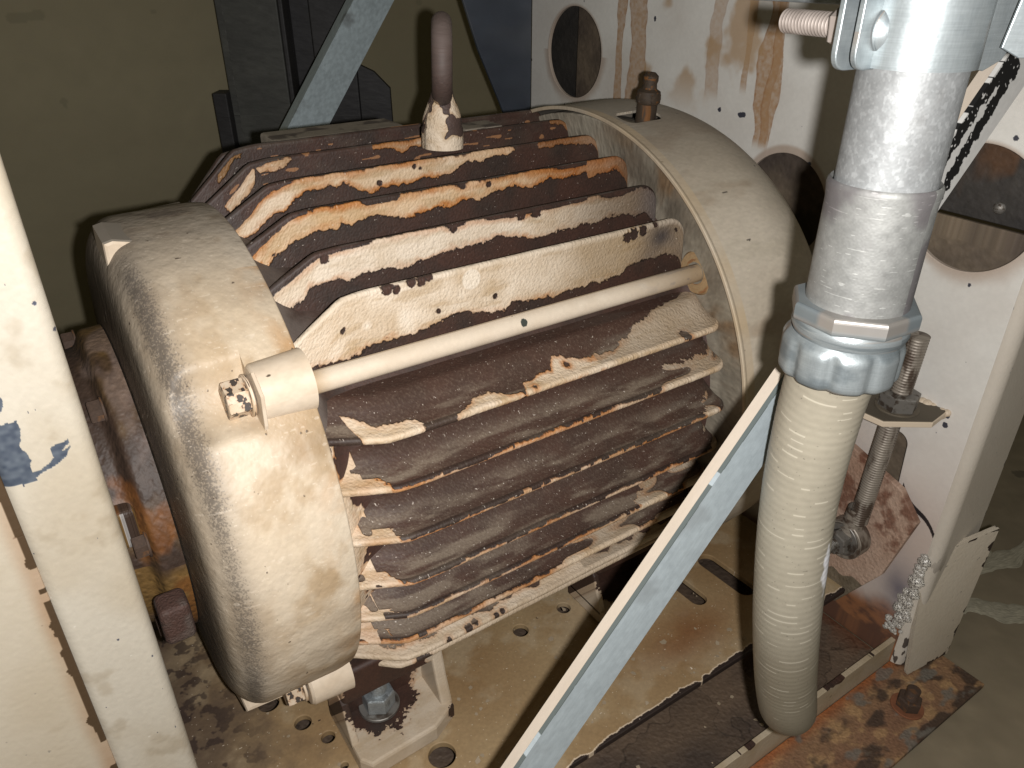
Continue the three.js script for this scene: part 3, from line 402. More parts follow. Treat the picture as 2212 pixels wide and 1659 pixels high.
// belt-tension screw: tab with threaded eye rod, and the hinge plate it pulls on
const tension = thing('tension_screw', 'threaded eye rod with nut through a welded tab on the white panel', 'adjusting screw', [0.57, 0.07, -0.277]);
{
  const dirt = material(256, 256, (u, v) => { const f = fbm(u * 30, v * 30, 3), a = fbm(u * 6, v * 6, 4); return { c: mul(mix(C(96, 88, 76, 0.6), C(140, 126, 106, 0.6), a), 0.6 + 0.7 * f), h: f }; }, { bump: 0.001, rough: 0.8 });
  const edge = material(256, 64, (u, v) => { const o = paintPx(u * 80, v * 20, { stain: 0.5, chip: 0.82 }); return o; }, { bump: 0.0006, rough: 0.55 });
  const tab = prism([[-0.030, 0.016], [0.002, 0.034], [0.031, 0.022], [0.031, -0.030], [0.004, -0.033], [-0.028, -0.010]], 0.005, 0.0006).rotateX(-Math.PI / 2).translate(0.569, 0.2135, -0.277);
  part('tab_edge', uvBy(tab, (x, y, z) => [x * 8, y * 40]), edge, tension);
  part('tab_top', prism([[-0.0292, 0.0155], [0.002, 0.0332], [0.030, 0.0214], [0.030, -0.0292], [0.004, -0.0322], [-0.0274, -0.0096]], 0.0006, 0).rotateX(-Math.PI / 2).translate(0.569, 0.2186, -0.277), dirt, tension);
  const wl = []; for (let i = 0; i < 14; i++) { const s = new THREE.IcosahedronGeometry(0.003 + 0.002 * rnd(), 2); wl.push(s.translate(0.5975 + 0.002 * rnd(), 0.2145 + 0.003 * rnd(), -0.302 + 0.055 * i / 13)); }
  part('weld', merge(wl), edge, tension);
  const ax = V3(0, 1, 0), s0 = V3(0.570, 0.094, -0.279), s1 = V3(0.570, 0.286, -0.2725), d = s1.clone().sub(s0);
  part('threaded_rod', place(thread(0.0083, d.length(), 0.0025, 0.0009), s0, d), mStud, tension);
  part('nut', place(hex(0.027, 0.015, 0.0014).rotateY(0.3), V3(0.570, 0.2195, -0.2743), d), mBolt, tension);
  part('washer', place(cyl(0.0175, 0.0018), V3(0.570, 0.2190, -0.2743), d), dirt, tension);
  const eye = []; eye.push(place(cyl(0.0195, 0.016, 40), V3(0.578, 0.072, -0.285), V3(-1, 0, 0))); eye.push(place(lathe([[0.013, 0], [0.0095, 0.012], [0.0083, 0.03]], 28), V3(0.570, 0.078, -0.2835), d));
  part('eye', merge(eye), mStud, tension);
  const pv = V3(0.563, 0.0735, -0.2853), nx = V3(-1, 0, 0);
  part('pivot_washer', place(cyl(0.0165, 0.0025), pv, nx), mBolt, tension); part('pivot_nut', place(hex(0.0205, 0.011, 0.001).rotateY(0.2), pv.clone().add(V3(-0.002, 0, 0)), nx), mBolt, tension); part('pivot_stud', place(thread(0.0062, 0.028, 0.0018), pv, nx), mBolt, tension);
  const hp = material(512, 512, (u, v) => { const x = u * 140, y = v * 170, a = fbm(x * 0.03, y * 0.03, 4), b = fbm(x * 0.08, y * 0.08 + 9, 4), f = fbm(x * 0.5, y * 0.5, 3); let c = mix(C(206, 178, 158, 0.74), C(186, 150, 128, 0.68), clamp(a * 1.8 - 0.4)); c = mix(c, C(124, 70, 46, 0.6), ss(0.54, 0.78, b + 0.14 * ss(90, 120, y)) * 0.75); const e = y - 30 - x * 0.1 + (fbm(x * 0.1, 4, 3) - 0.5) * 14; if (e < 0) c = mix(c, C(120, 112, 92, 0.6), 0.85); return { c: mul(c, 0.8 + 0.4 * f), h: f }; }, { bump: 0.0008, rough: 0.6 });
  const pl = prism([[-0.352, -0.02], [-0.306, -0.030], [-0.288, -0.022], [-0.253, 0.040], [-0.237, 0.112], [-0.258, 0.136], [-0.352, 0.165]], 0.007, 0.001).rotateY(-Math.PI / 2).translate(0.5935, 0, 0);
  part('hinge_plate', uvBy(pl, (x, y, z) => [(z + 0.36) / 0.14, (y + 0.03) / 0.2]), hp, tension, 'rust stained hinge plate behind the eye of the rod');
}

// ------------------------------------------------------------------ the motor
const motor = thing('electric_motor', 'large cast iron electric motor with cooling fins and peeling cream paint', 'electric motor', [0.28, 0, Z0]);
{ // stator core
  const prof = [[0.1165, 0.172], [0.122, 0.171], [0.128, 0.1665], [0.136, 0.162], [0.150, 0.160], [0.425, 0.160], [0.435, 0.163], [0.444, 0.170]];
  const m = material(2048, 512, (u, v) => {
    const ang = u * 360, a = ang > 180 ? ang - 360 : ang, L = v * 332, x = L, y = a * 2.8; const n = (fbm(x * 0.08, y * 0.08, 3) - 0.5);
    let d = -3;
    if (a < 27 && a > -75) d = 20 + 9 * Math.sin(a * 0.21) - x + n * 34 - (a > 2 ? (a - 2) * 0.25 : 0) - (x < 4 + n * 16 ? 20 : 0); if (n2(x * 0.11, y * 0.11) > 0.8) d = -2; if (a < -38) d = Math.max(d, 40 - x + n * 20);
    const o = flake(d, x, y, 0.25); if (d <= 0) { const q = fbm(x * 0.05, y * 0.05 + 7, 4); o.c = mix(o.c, C(128, 116, 108, 0.62), (x < 34 && a > 26 ? 0.85 * ss(38, 14, x) : 0.12) * ss(0.2, 0.6, q)); if (a < 24 && a > -75) o.c = mix(o.c, C(74, 46, 38, 0.85), 0.4); }
    return o;
  }, { bump: 0.0012, rough: 0.66 });
  part('housing', revolve(prof, 160, 0, 360, 60), m, motor);
  VF.forEach((f, k) => part('cooling_fin', finGeo(k, VF.length, f.z, f.t, true, 0.4405 - 0.004 * Math.abs(k - 2) * 0.3), mVF, motor));
  HF.forEach((f, k) => part('cooling_fin', finGeo(k, HF.length, f.y, f.t, false), mHF, motor));
}
{ // drive-end bell
  const out = fillet([[0.1195, 0.165], [0.1195, 0.183, 0.0015], [0.110, 0.1845, 0.004], [0.0515, 0.1836, 0.012], [0.0395, 0.166, 0.012], [0.0370, 0.135, 0.012], [0.0345, 0.108, 0.006], [0.0285, 0.06]], 0.004, 8);
  let g = revolve(out, 200, 0, 360, 60);
  const px = (a, L) => {                                          // a in degrees (-180..180), L mm along the profile from the rim; rim 0..18, side 18..70, corner 70..110, face
    const x = L, y = a * 3.2, A = fbm(x * 0.02, y * 0.012, 4), b = fbm(x * 0.045 + 20, y * 0.03, 4), f = fbm(x * 0.4, y * 0.4, 3), st = fbm(x * 0.02 + 3, y * 0.16, 3);
    let c = mix(C(224, 203, 174, 0.72), C(232, 217, 196, 0.76), clamp(A * 1.6 - 0.3));
    c = mix(c, C(188, 152, 104, 0.64), ss(0.44, 0.68, b) * 0.7 * (0.4 + 0.6 * ss(85, 20, x)));
    const top = ss(50, 92, a) * ss(150, 130, a) + ss(96, 130, a); c = mix(c, C(150, 140, 130, 0.62), clamp(top) * (0.55 + 0.4 * st)); c = mix(c, C(128, 112, 106, 0.55), clamp(top) * ss(0.55, 0.7, b) * 0.5);
    if (a > -60 && a < 66) { c = mix(c, C(206, 152, 90, 0.66), ss(40, 16, x) * ss(0.38, 0.75, fbm(x * 0.05, y * 0.045 + 7, 4)) * 0.7); }
    for (const [ba, bw, bk] of [[-8, 2.2, 0.35], [-19, 2.6, 0.5], [-31, 2.2, 0.8], [-40, 2.0, 0.9], [-47, 1.6, 0.8], [28, 3, 0.3], [60, 3.5, 0.3]]) c = mix(c, C(140, 108, 74, 0.56), bk * Math.exp(-(((a - ba - 3 * (b - 0.5)) / bw) ** 2)) * ss(62, 22, x + 22 * (b - 0.5)) * (0.55 + 0.6 * st));
    const corner = Math.exp(-(((x - 88 - 6 * (A - 0.5)) / (5 + 8 * b)) ** 2)) * (0.5 + 0.55 * ss(0.3, 0.65, fbm(y * 0.012, 4.4, 3))); c = mix(c, C(160, 144, 126, 0.6), ss(66, 92, x) * 0.4); const grain = n2(x * 1.3, y * 1.3) * 0.6 + n2(x * 3, y * 3) * 0.4; c = mix(c, C(106, 98, 92, 0.55), clamp(corner * 0.42 + (grain < corner * 0.6 ? 0.36 : 0), 0, 0.88)); c = mix(c, C(120, 108, 94, 0.5), ss(96, 112, x) * 0.6); c = mix(c, C(84, 66, 48, 0.55), ss(108, 140, x) * 0.8);
    c = mul(c, 0.93 + 0.14 * f); let h = 0.5 + 0.25 * (f - 0.5) + 0.5 * (fbm(x * 0.1, y * 0.1, 2) - 0.5);
    const ch = n2(x * 0.2 + 4, y * 0.2) * 0.55 + n2(x * 0.6, y * 0.6 + 3) * 0.45; if (ch > 0.9) { c = mix(c, C(90, 74, 62, 0.6), 0.85); h -= 0.15; }
    if (n2(x * 0.9 + 31, y * 0.9) > 0.94) c = mix(c, CREAM2, 0.5 * (1 - clamp(top) * 0.5));
    if (n2(x * 0.1 + 90, y * 0.7) > 0.87 && f > 0.5) c = mix(c, CREAM2, 0.3);
    return { c, h, r: 0.55 };
  };
  // each tie-bolt head sits in a scooped seat in the rounded shoulder
  const BA = [[40.5, 0.1795], [-47, 0.184], [132, 0.187], [-132, 0.184]];
  const seat = (x, a, r) => { if (x > 0.0880) return r; for (const [ba, br] of BA) { let da = (a - ba) * DEG; da = Math.atan2(Math.sin(da), Math.cos(da)); const R0 = 0.028, c = 0.2005, q = R0 * R0 - (c * Math.sin(da)) ** 2; if (Math.cos(da) > 0.9 && q > 0) { const rin = c * Math.cos(da) - Math.sqrt(q), k = 0.004, h = clamp(0.5 + 0.5 * (rin - r) / k); r = rin * (1 - h) + r * h - k * h * (1 - h); } } return r; };
  const dense = []; out.forEach((p, i) => { if (i) { const [ax, ar] = out[i - 1], n = Math.ceil(Math.hypot(p[0] - ax, p[1] - ar) / 0.0022); for (let k = 1; k <= n; k++) { const x = ax + (p[0] - ax) * k / n; if (x <= 0.0880 && dense.at(-1)[0] > 0.0881) { const r = ar + (p[1] - ar) * (k - 0.5) / n; dense.push([0.0881, r], [0.0879, r]); } dense.push([x, ar + (p[1] - ar) * k / n]); } } else dense.push(p); });
  const SEG = 420, dl = [0]; for (let i = 1; i < dense.length; i++) dl.push(dl[i - 1] + Math.hypot(dense[i][0] - dense[i - 1][0], dense[i][1] - dense[i - 1][1]));
  const m = material(2048, 512, (u, v) => { const a = u * 360; return px(a > 180 ? a - 360 : a, v * dl.at(-1) * 1000); }, { bump: 0.0014, rough: 0.55 });
  const sg = toCreasedNormals(grid(dense.map(([x, r]) => Array.from({ length: SEG + 1 }, (_, j) => { const a = 360 * j / SEG; return onAxis(x, a, seat(x, a, r)); })), (i, j) => [j / SEG, dl[i] / dl.at(-1)], true), 34 * DEG);
  const bell = part('end_bell', sg, m, motor, 'stained cream end bell at the left of the motor');
  const mb = material(256, 256, (u, v) => { const o = paintPx(u * 120 + 40, v * 90, { stain: 0.5, chip: 0.9, chipC: C(110, 96, 78, 0.6) }); return o; }, { bump: 0.0008, rough: 0.55, wrap: true });
  const mbd = material(256, 256, (u, v) => { const o = paintPx(u * 120 + 40, v * 90, { stain: 0.4 }); o.c = mix(o.c, C(150, 140, 130, 0.62), 0.8); return o; }, { bump: 0.0008, rough: 0.7, wrap: true });
  BA.forEach(([a, r], i) => {
    const dusty = i >= 2, mm = dusty ? mbd : mb, e = onAxis(0.088, a, r);
    part('tie_bolt_boss', place(lathe([[0.006, -0.001], [0.0155, 0], [0.0172, 0.0020], [0.0190, 0.0315], [0.006, 0.032]], 40), e, V3(1, 0, 0)), mm, bell);
    if (i === 0) part('flat_lug', prism([[-0.004, -0.036], [0.004, -0.037], [0.014, -0.012], [0.0165, 0.008], [0.004, 0.0175], [-0.012, 0.008], [-0.012, -0.012]], 0.0022, 0.0006).rotateY(-Math.PI / 2).translate(0.0895, e.y, e.z + 0.004), mm, bell);
    const hd = V3(0.0865, e.y, e.z); const bl = part('tie_bolt', merge([place(cyl(0.0125, 0.0022), hd, V3(-1, 0, 0)), place(hex(0.0190, 0.0125, 0.001).rotateY(0.25 + i), hd.clone().add(V3(-0.0018, 0, 0)), V3(-1, 0, 0))]), dusty ? mbd : mChipBolt, motor, i === 0 ? 'chipped hexagon bolt head at the front of the bell' : undefined);
    bl.userData.note = undefined;
  });
  // lower corner lug and raised pad near the top
  const lug = a => { const pts = [[0.044, 0.150], [0.0475, 0.189], [0.1185, 0.1925], [0.1185, 0.150]]; const g0 = prism(pts, 0.05, 0.003); g0.translate(0, 0, -0.018); const M = new THREE.Matrix4().makeBasis(V3(1, 0, 0), onAxis(0, a, 1).sub(onAxis(0, a, 0)), V3(0, 0, 0).crossVectors(V3(1, 0, 0), onAxis(0, a, 1).sub(onAxis(0, a, 0)))); g0.applyMatrix4(M).translate(0, Y0, Z0); return g0; };
  part('corner_lug', boxUV(lug(-60), 6), mb, bell);
  { const a = 86, pts = [[0.042, 0.150], [0.0435, 0.1845], [0.049, 0.1858], [0.072, 0.1800], [0.072, 0.150]]; const g0 = prism(pts, 0.036, 0.0022).translate(0, 0, -0.018); const up = onAxis(0, a, 1).sub(onAxis(0, a, 0)); const M = new THREE.Matrix4().makeBasis(V3(1, 0, 0), up, V3(0, 0, 0).crossVectors(V3(1, 0, 0), up)); g0.applyMatrix4(M).translate(0, Y0, Z0); const gq = g0.index ? g0.toNonIndexed() : g0; gq.computeVertexNormals(); { const nn = gq.attributes.normal, pp = gq.attributes.position; const f = []; for (let i = 0; i < pp.count; i++) f.push(nn.getY(i) > 0.7 ? 0.05 : 0.55); let q = 0; uvBy(gq, (x, y, z) => [f[q++] + ((x * 7) % 0.4), (y + z) * 6]); } part('cast_pad', gq, material(256, 256, (u, v) => { const o = paintPx(u * 100, v * 100, { stain: 0.5, chip: 0.93 }); if (u < 0.5) o.c = mix(o.c, C(150, 142, 132, 0.62), 0.85); return o; }, { wrap: true }), bell); }
  // rusty bearing cap with bolts
  const mc = material(1024, 256, (u, v) => { const x = u * 480, y = v * 90, a = fbm(x * 0.02, y * 0.03, 4), b = fbm(x * 0.05 + 8, y * 0.06, 4), f = fbm(x * 0.5, y * 0.5, 3); let c = mix(C(66, 50, 40, 0.6), C(128, 98, 54, 0.5), ss(0.42, 0.66, a)); c = mix(c, C(140, 84, 34, 0.5), ss(0.54, 0.72, b) * 0.6); c = mix(c, C(138, 118, 108, 0.55), ss(0.6, 0.72, fbm(x * 0.03 + 60, y * 0.05, 3)) * 0.6); c = mix(c, C(190, 186, 182, 0.6), n2(x * 0.1 + 3, y * 0.1) > 0.93 ? 0.7 : 0); return { c: mul(c, 0.9 + 0.9 * f), h: f, r: 0.6 }; }, { bump: 0.0008, rough: 0.6 });
  const cap = part('bearing_cap', revolve(fillet([[0.034, 0.113], [0.020, 0.1125], [0.015, 0.102], [-0.012, 0.098, 0.008], [-0.018, 0.072], [-0.019, 0.03]], 0.003, 5), 120, 0, 360, 50), mc, motor, 'rusty brown bearing cap behind the post');
  for (const [a, r, x] of [[58, 0.106, 0.018], [10, 0.106, 0.018], [-38, 0.107, 0.018], [120, 0.106, 0.018]]) part('cap_bolt', place(merge([hex(0.013, 0.009), cyl(0.0085, 0.0016)]), onAxis(x, a, r), V3(-1, 0, 0)), mRustBolt, cap);
  part('oil_lug', boxUV(box(-0.006, -0.014, -0.007, 0.012, 0.014, 0.007, 0.004).translate(0.004, Y0 + 0.03, Z0 + 0.095), 8), mc, cap);
  part('drain_lug', boxUV(box(0, -0.014, -0.010, 0.018, 0.014, 0.010, 0.004).translate(0.010, Y0 - 0.020, Z0 + 0.132), 8), mDarkIron, bell);
  part('shaft', place(cyl(0.024, 0.09), V3(-0.105, Y0, Z0), V3(1, 0, 0)), mBolt, motor);
}
{ // tie rods
  const m = material(1024, 64, (u, v) => { const x = u * 330, y = v * 40, o = paintPx(x, y, { stain: 0.45, chip: 0.93 }); o.c = mix(o.c, CREAM2, 0.3); const e = ss(235, 320, x) * 0.8; const q = fbm(x * 0.1, y * 0.2, 3); o.c = mix(o.c, mix(C(170, 140, 100, 0.6), C(110, 84, 62, 0.55), ss(0.5, 0.6, q)), e); o.c = mix(o.c, TAN, ss(18, 0, x) * 0.8); if (Math.hypot(x - 152, (y - 7)) < 2.6) o.c = C(80, 84, 78, 0.6); return o; }, { bump: 0.0006, rough: 0.5 });
  for (const [a, r] of [[39.5, 0.178], [-47, 0.182], [132, 0.186], [-132, 0.182]]) {
    const p = onAxis(0.118, a, r), rows = []; for (let i = 0; i <= 24; i++) { const x = 0.118 + 0.329 * i / 24; rows.push(Array.from({ length: 21 }, (_, j) => { const t = j / 20 * 2 * Math.PI; return V3(x, p.y + 0.0071 * Math.cos(t), p.z + 0.0071 * Math.sin(t)); })); }
    part('tie_rod', grid(rows, (i, j) => [i / 24, j / 20]), m, motor);
  }
  // fan-end shield between the fins and the cowl
  const ms = material(1024, 128, (u, v) => { const a = u * 360, x = a * 3.3, y = v * 50, b = fbm(x * 0.04, y * 0.08, 4), f = fbm(x * 0.5, y * 0.5, 3); let c = mix(C(178, 168, 150, 0.7), C(140, 128, 112, 0.6), clamp(b * 1.8 - 0.4)); c = mix(c, C(150, 108, 58, 0.56), ss(0.5, 0.68, fbm(x * 0.03 + 50, y * 0.04, 4)) * 0.7 * ss(100, 50, a)); return { c: mul(c, 0.8 + 0.4 * f), h: f, r: 0.7 }; }, { bump: 0.001, rough: 0.7 });
  part('fan_end_shield', revolve(fillet([[0.4405, 0.150], [0.4405, 0.1775, 0.003], [0.4335, 0.2000, 0.004], [0.4300, 0.2125, 0.002], [0.446, 0.2132, 0.002], [0.53, 0.195]], 0.003), 140, 0, 360, 45), ms, motor);
  const mrb = material(128, 128, (u, v) => { const b = fbm(u * 14, v * 14, 4); return { c: mul(mix(C(190, 158, 116, 0.62), C(160, 104, 58, 0.6), ss(0.4, 0.75, b) * 0.8), 0.85 + 0.3 * n2(u * 60, v * 60)) }; }, { rough: 0.7 });
  for (const [a, r] of [[39.5, 0.178], [132, 0.186], [-47, 0.182]]) { const p = onAxis(0.4375, a, r); part('rod_boss', place(lathe([[0.0088, 0.0], [0.0165, 0.0005], [0.019, 0.004], [0.0215, 0.016]], 36), p, V3(1, 0, 0)), mrb, motor); }
}
{ // fan cowl with a slot for the grease fitting
  const px = (a, L) => { const x = L, y = a * 3.8, A = fbm(x * 0.012, y * 0.012, 4), b = fbm(x * 0.04 + 70, y * 0.04, 4), f = fbm(x * 0.6, y * 0.6, 3); let c = mix(C(212, 200, 182, 0.84), C(190, 176, 156, 0.78), clamp(A * 1.8 - 0.4)); c = mix(c, C(208, 196, 176, 0.74), ss(0.52, 0.7, b) * 0.7); c = mix(c, C(176, 150, 122, 0.62), ss(0.5, 0.68, fbm(x * 0.03 + 5, y * 0.03 + 9, 4)) * 0.5); const top = ss(45, 85, a) * ss(170, 140, a); c = mix(c, C(160, 152, 142, 0.66), top * 0.6); c = mul(c, 0.88 + 0.24 * f); const ch = n2(x * 0.18 + 14, y * 0.18) * 0.55 + n2(x * 0.5, y * 0.5 + 33) * 0.45; if (ch > 0.895) c = mix(c, C(60, 52, 48, 0.6), 0.9); if (ch < 0.07) c = mix(c, C(226, 214, 192, 0.78), 0.8); if (x < 9) c = mix(c, C(214, 190, 156, 0.72), 0.7 * n2(y * 0.05, 4) + 0.2); return { c, h: 0.5 + 0.3 * (f - 0.5), r: 0.62 }; };
  const m = material(1536, 512, (u, v) => { const a = u * 360; return px(a > 180 ? a - 360 : a, v * 260); }, { bump: 0.0007, rough: 0.62 });
  const R = 0.2185, prof = fillet([[0.428, R - 0.0028], [0.4226, R - 0.0028, 0.0006], [0.4222, R + 0.0002, 0.0008], [0.4240, R + 0.0003, 0.0006], [0.4262, R - 0.0006, 0.0008], [0.515, R + 0.0005, 0.05], [0.578, 0.178, 0.05], [0.584, 0.1, 0.01], [0.584, 0.06]], 0.001, 8);
  const inner = [...prof].reverse().filter(p => p[0] > 0.43).map(([x, r]) => [x - (r < 0.19 ? 0.0015 : 0), r - 0.002]);
  let s = new Brush(mergeVertices(revolve([...prof, [0.582, 0.06], ...inner, [0.428, R - 0.0028]], 200, 0, 360, 40), 1e-7)); s.updateMatrixWorld();
  const ev = new Evaluator(); ev.attributes = ['position', 'normal', 'uv'];
  const c0 = onAxis(0.4575, 80, R); const cut = new Brush(new RoundedBoxGeometry(0.040, 0.03, 0.024, 4, 0.009).rotateX(-(90 - 80) * -DEG).translate(c0.x, c0.y, c0.z)); cut.updateMatrixWorld();
  s = ev.evaluate(s, cut, SUBTRACTION); s.geometry.clearGroups();
  part('fan_cowl', s.geometry, m, motor, 'dusty grey-cream fan cowl at the right of the motor');
  const gp = onAxis(0.468, 80, 0.19), gd = V3(0.02, 1, 0.06);
  const gm = material(256, 256, (u, v) => { const b = fbm(u * 8, v * 12, 4), f = fbm(u * 30, v * 30, 3); return { c: mul(mix(C(76, 60, 44, 0.6), C(150, 96, 40, 0.5), ss(0.6, 0.72, b)), 0.55 + 0.7 * f), h: f }; }, { bump: 0.0012, rough: 0.75 });
  const fit = part('grease_fitting', merge([place(lathe([[0.0085, 0], [0.0085, 0.036], [0.0095, 0.037], [0.0105, 0.0405], [0.0095, 0.046], [0.0062, 0.048], [0.0056, 0.052], [0.0064, 0.0545], [0.0062, 0.058], [0.0035, 0.0605], [0, 0.061]], 28), gp, gd), place(hex(0.018, 0.008).translate(0, 0.037, 0), gp, gd)]), gm, motor, 'rusty grease fitting standing in the cowl slot');
  void fit;
}
{ // lifting eye
  const m = material(512, 512, (u, v) => { const x = u * 110, y = v * 130, n = fbm(x * 0.085 + 41, y * 0.075 + 23, 3), d = (n - 0.5) * 60 - (y - 27) * 0.5 + (n2(x * 0.3, y * 0.3) - 0.5) * 4; const o = flake(y > 58 ? -3 : d, x, y, 0.12); if (d <= 0 || y > 58) { o.c = mix(o.c, C(138, 122, 116, 0.58), 0.25 + 0.6 * ss(36, 90, y) * (0.5 + fbm(x * 0.2, y * 0.2, 3))); } return o; }, { bump: 0.0016, rough: 0.65 });
  const b = V3(0.296, Y0 + 0.2075, Z0 - 0.006);
  const col = lathe([[0.0160, -0.006], [0.0160, 0.008], [0.0148, 0.010], [0.0152, 0.014], [0.0138, 0.019], [0.0110, 0.026], [0.0086, 0.032], [0.0076, 0.038]], 40);
  const ring = new THREE.TorusGeometry(0.0250, 0.0075, 20, 64).translate(0, 0.0565, 0).rotateY(1.062);
  const g = merge([col, ring]); uvBy(g, (x, y, z) => [0.5 + Math.atan2(z, x) / 7 + (y > 0.05 ? (x + z) * 3 : 0), (y + 0.004) / 0.13]); g.rotateZ(-0.04).translate(b.x, b.y, b.z);
  part('lifting_eye', g, m, motor, 'lifting eye bolt seen edge-on with flaking paint');
  // flat name-plate pad behind the eye
  const mp = material(256, 128, (u, v) => { const f = fbm(u * 30, v * 20, 3), a = fbm(u * 6, v * 4, 4); return { c: mul(mix(C(176, 164, 148, 0.62), C(120, 108, 98, 0.55), ss(0.5, 0.65, a)), 0.8 + 0.35 * f), h: f }; }, { bump: 0.0005, rough: 0.75, wrap: true });
  part('flat_pad', boxUV(box(0.188, Y0 + 0.16, Z0 - 0.115, 0.300, Y0 + 0.2065, Z0 - 0.074, 0.003), 8), mp, motor);
  part('flat_pad', boxUV(box(0.335, Y0 + 0.17, Z0 - 0.064, 0.372, Y0 + 0.2052, Z0 - 0.036, 0.002), 8), mp, motor);
}
{ // mounting feet
  const m = material(512, 512, (u, v) => { const x = u * 200, y = v * 200; const n = edgeN(x, y, 9); let d = 14 + n * 0.3; const bx = (x - 68) / 34, by = (y - 86) / 44; d = Math.min(d, (Math.hypot(bx, by) - 1) * 30 + n * 1.6); d = spots(d, [[118, 30, 6], [124, 36, 5], [135, 32, 4], [122, 18, 5]], x, y); const o = flake(d, x, y, 0); if (d > 0) o.c = mul(mix(o.c, C(206, 188, 164, 0.7), 0.5), 0.92); return o; }, { bump: 0.0004, rough: 0.6 });
  const foot = (x0, x1, zs) => {
    const s = Math.sign(zs), L = [];
    const pts = [[x0, 0.1], [x0, 0.162], [x0 + 0.006, 0.171], [x1 - 0.026, 0.169], [x1 - 0.004, 0.158], [x1, 0.1]].map(([x, z]) => [x, z]);
    const pad = prism(pts, 0.017, 0.0025).rotateX(Math.PI / 2).translate(0, 0.0175, 0);                      // shape y -> z
    L.push(pad);
    L.push(prism([[0.155, 0.015], [0.147, 0.04], [0.139, 0.075], [0.10, 0.11], [0.10, 0.015]], 0.010, 0.002).rotateY(-Math.PI / 2).translate(x1 - 0.003, 0, 0));
    L.push(prism([[x0 + 0.004, 0.012], [x1 - 0.008, 0.012], [x1 - 0.006, 0.085], [x0 + 0.004, 0.085]], 0.012, 0.002).translate(0, 0, 0.108));
    L.push(box(x0, 0.055, 0.095, x1 - 0.004, 0.088, 0.142, 0.004));
    L.push(prism([[0.150, 0.012], [0.136, 0.05], [0.10, 0.09], [0.10, 0.012]], 0.006, 0.0015).rotateY(-Math.PI / 2).translate(x0 + 0.006, 0, 0));
    const g = merge(L); if (s < 0) { g.scale(1, 1, -1); const p = g.attributes.position.array, nn = g.attributes.normal.array; for (let i = 0; i < p.length; i += 9) for (let k = 0; k < 3; k++) { [p[i + 3 + k], p[i + 6 + k]] = [p[i + 6 + k], p[i + 3 + k]];[nn[i + 3 + k], nn[i + 6 + k]] = [nn[i + 6 + k], nn[i + 3 + k]]; } }
    g.translate(0, 0.0004, Z0); const xm = x0 - 0.105; void xm;
    return uvBy(g, (x, y, z) => [(x - x0 + 0.035) / 0.2, (0.18 - Math.abs(z - Z0) + y * 0.8) / 0.2]);
  };
  part('mounting_foot', foot(0.109, 0.197, 1), m, motor); part('mounting_foot', foot(0.109, 0.197, -1), m, motor); part('mounting_foot', foot(0.355, 0.43, 1), m, motor); part('mounting_foot', foot(0.355, 0.43, -1), m, motor);
}
{ // the bolt that holds the near foot down
  const t = thing('hold_down_bolt', 'galvanised nut and stud holding the near motor foot to the plate', 'bolt', [0.142, 0.018, -0.402]);
  const p = V3(0.142, 0.0182, -0.402), up = V3(0, 1, 0);
  part('washer', place(cyl(0.0165, 0.003), p, up), mBolt, t); part('nut', place(hex(0.0225, 0.015, 0.0013).rotateY(0.5), p.clone().add(V3(0, 0.003, 0)), up), mGalv, t); part('stud', place(thread(0.0074, 0.043, 0.0022, 0.0008), p.clone().add(V3(0, 0.003, 0)), up), mGalv, t);
}

{ // paint flakes and grit that have dropped off the motor
  const L = [], C0 = [0.06, 0.46, -0.50, -0.292];
  for (let i = 0; i < 210; i++) {
    const tray2 = i > 150, x = tray2 ? 0.22 + 0.36 * rnd() : C0[0] + (C0[1] - C0[0]) * rnd(), z = tray2 ? -0.285 + 0.045 * rnd() : -0.292 - 0.17 * Math.pow(rnd(), 1.4), r = 0.0007 + 0.0021 * Math.pow(rnd(), 3), n = 5 + (i % 3), pts = [];
    for (let k = 0; k < n; k++) { const a = k / n * 6.283, q = r * (0.55 + 0.8 * rnd()); pts.push([q * Math.cos(a), q * Math.sin(a)]); }
    const g = prism(pts, 0.0003, 0); g.rotateX(-Math.PI / 2 + (rnd() - 0.5) * 0.35).rotateY(rnd() * 6).translate(x, (tray2 ? -0.0555 : 0.0006), z); if (tray2 && i % 3) continue; L.push(g);
  }
  const m = new THREE.Mesh(merge(L), plain(C(196, 176, 148, 0.6), 0.7)); m.name = 'paint_flakes'; m.castShadow = m.receiveShadow = true; m.userData = { kind: 'stuff', label: 'fallen paint flakes and grit scattered on the base plate', category: 'debris' }; scene.add(m);
}

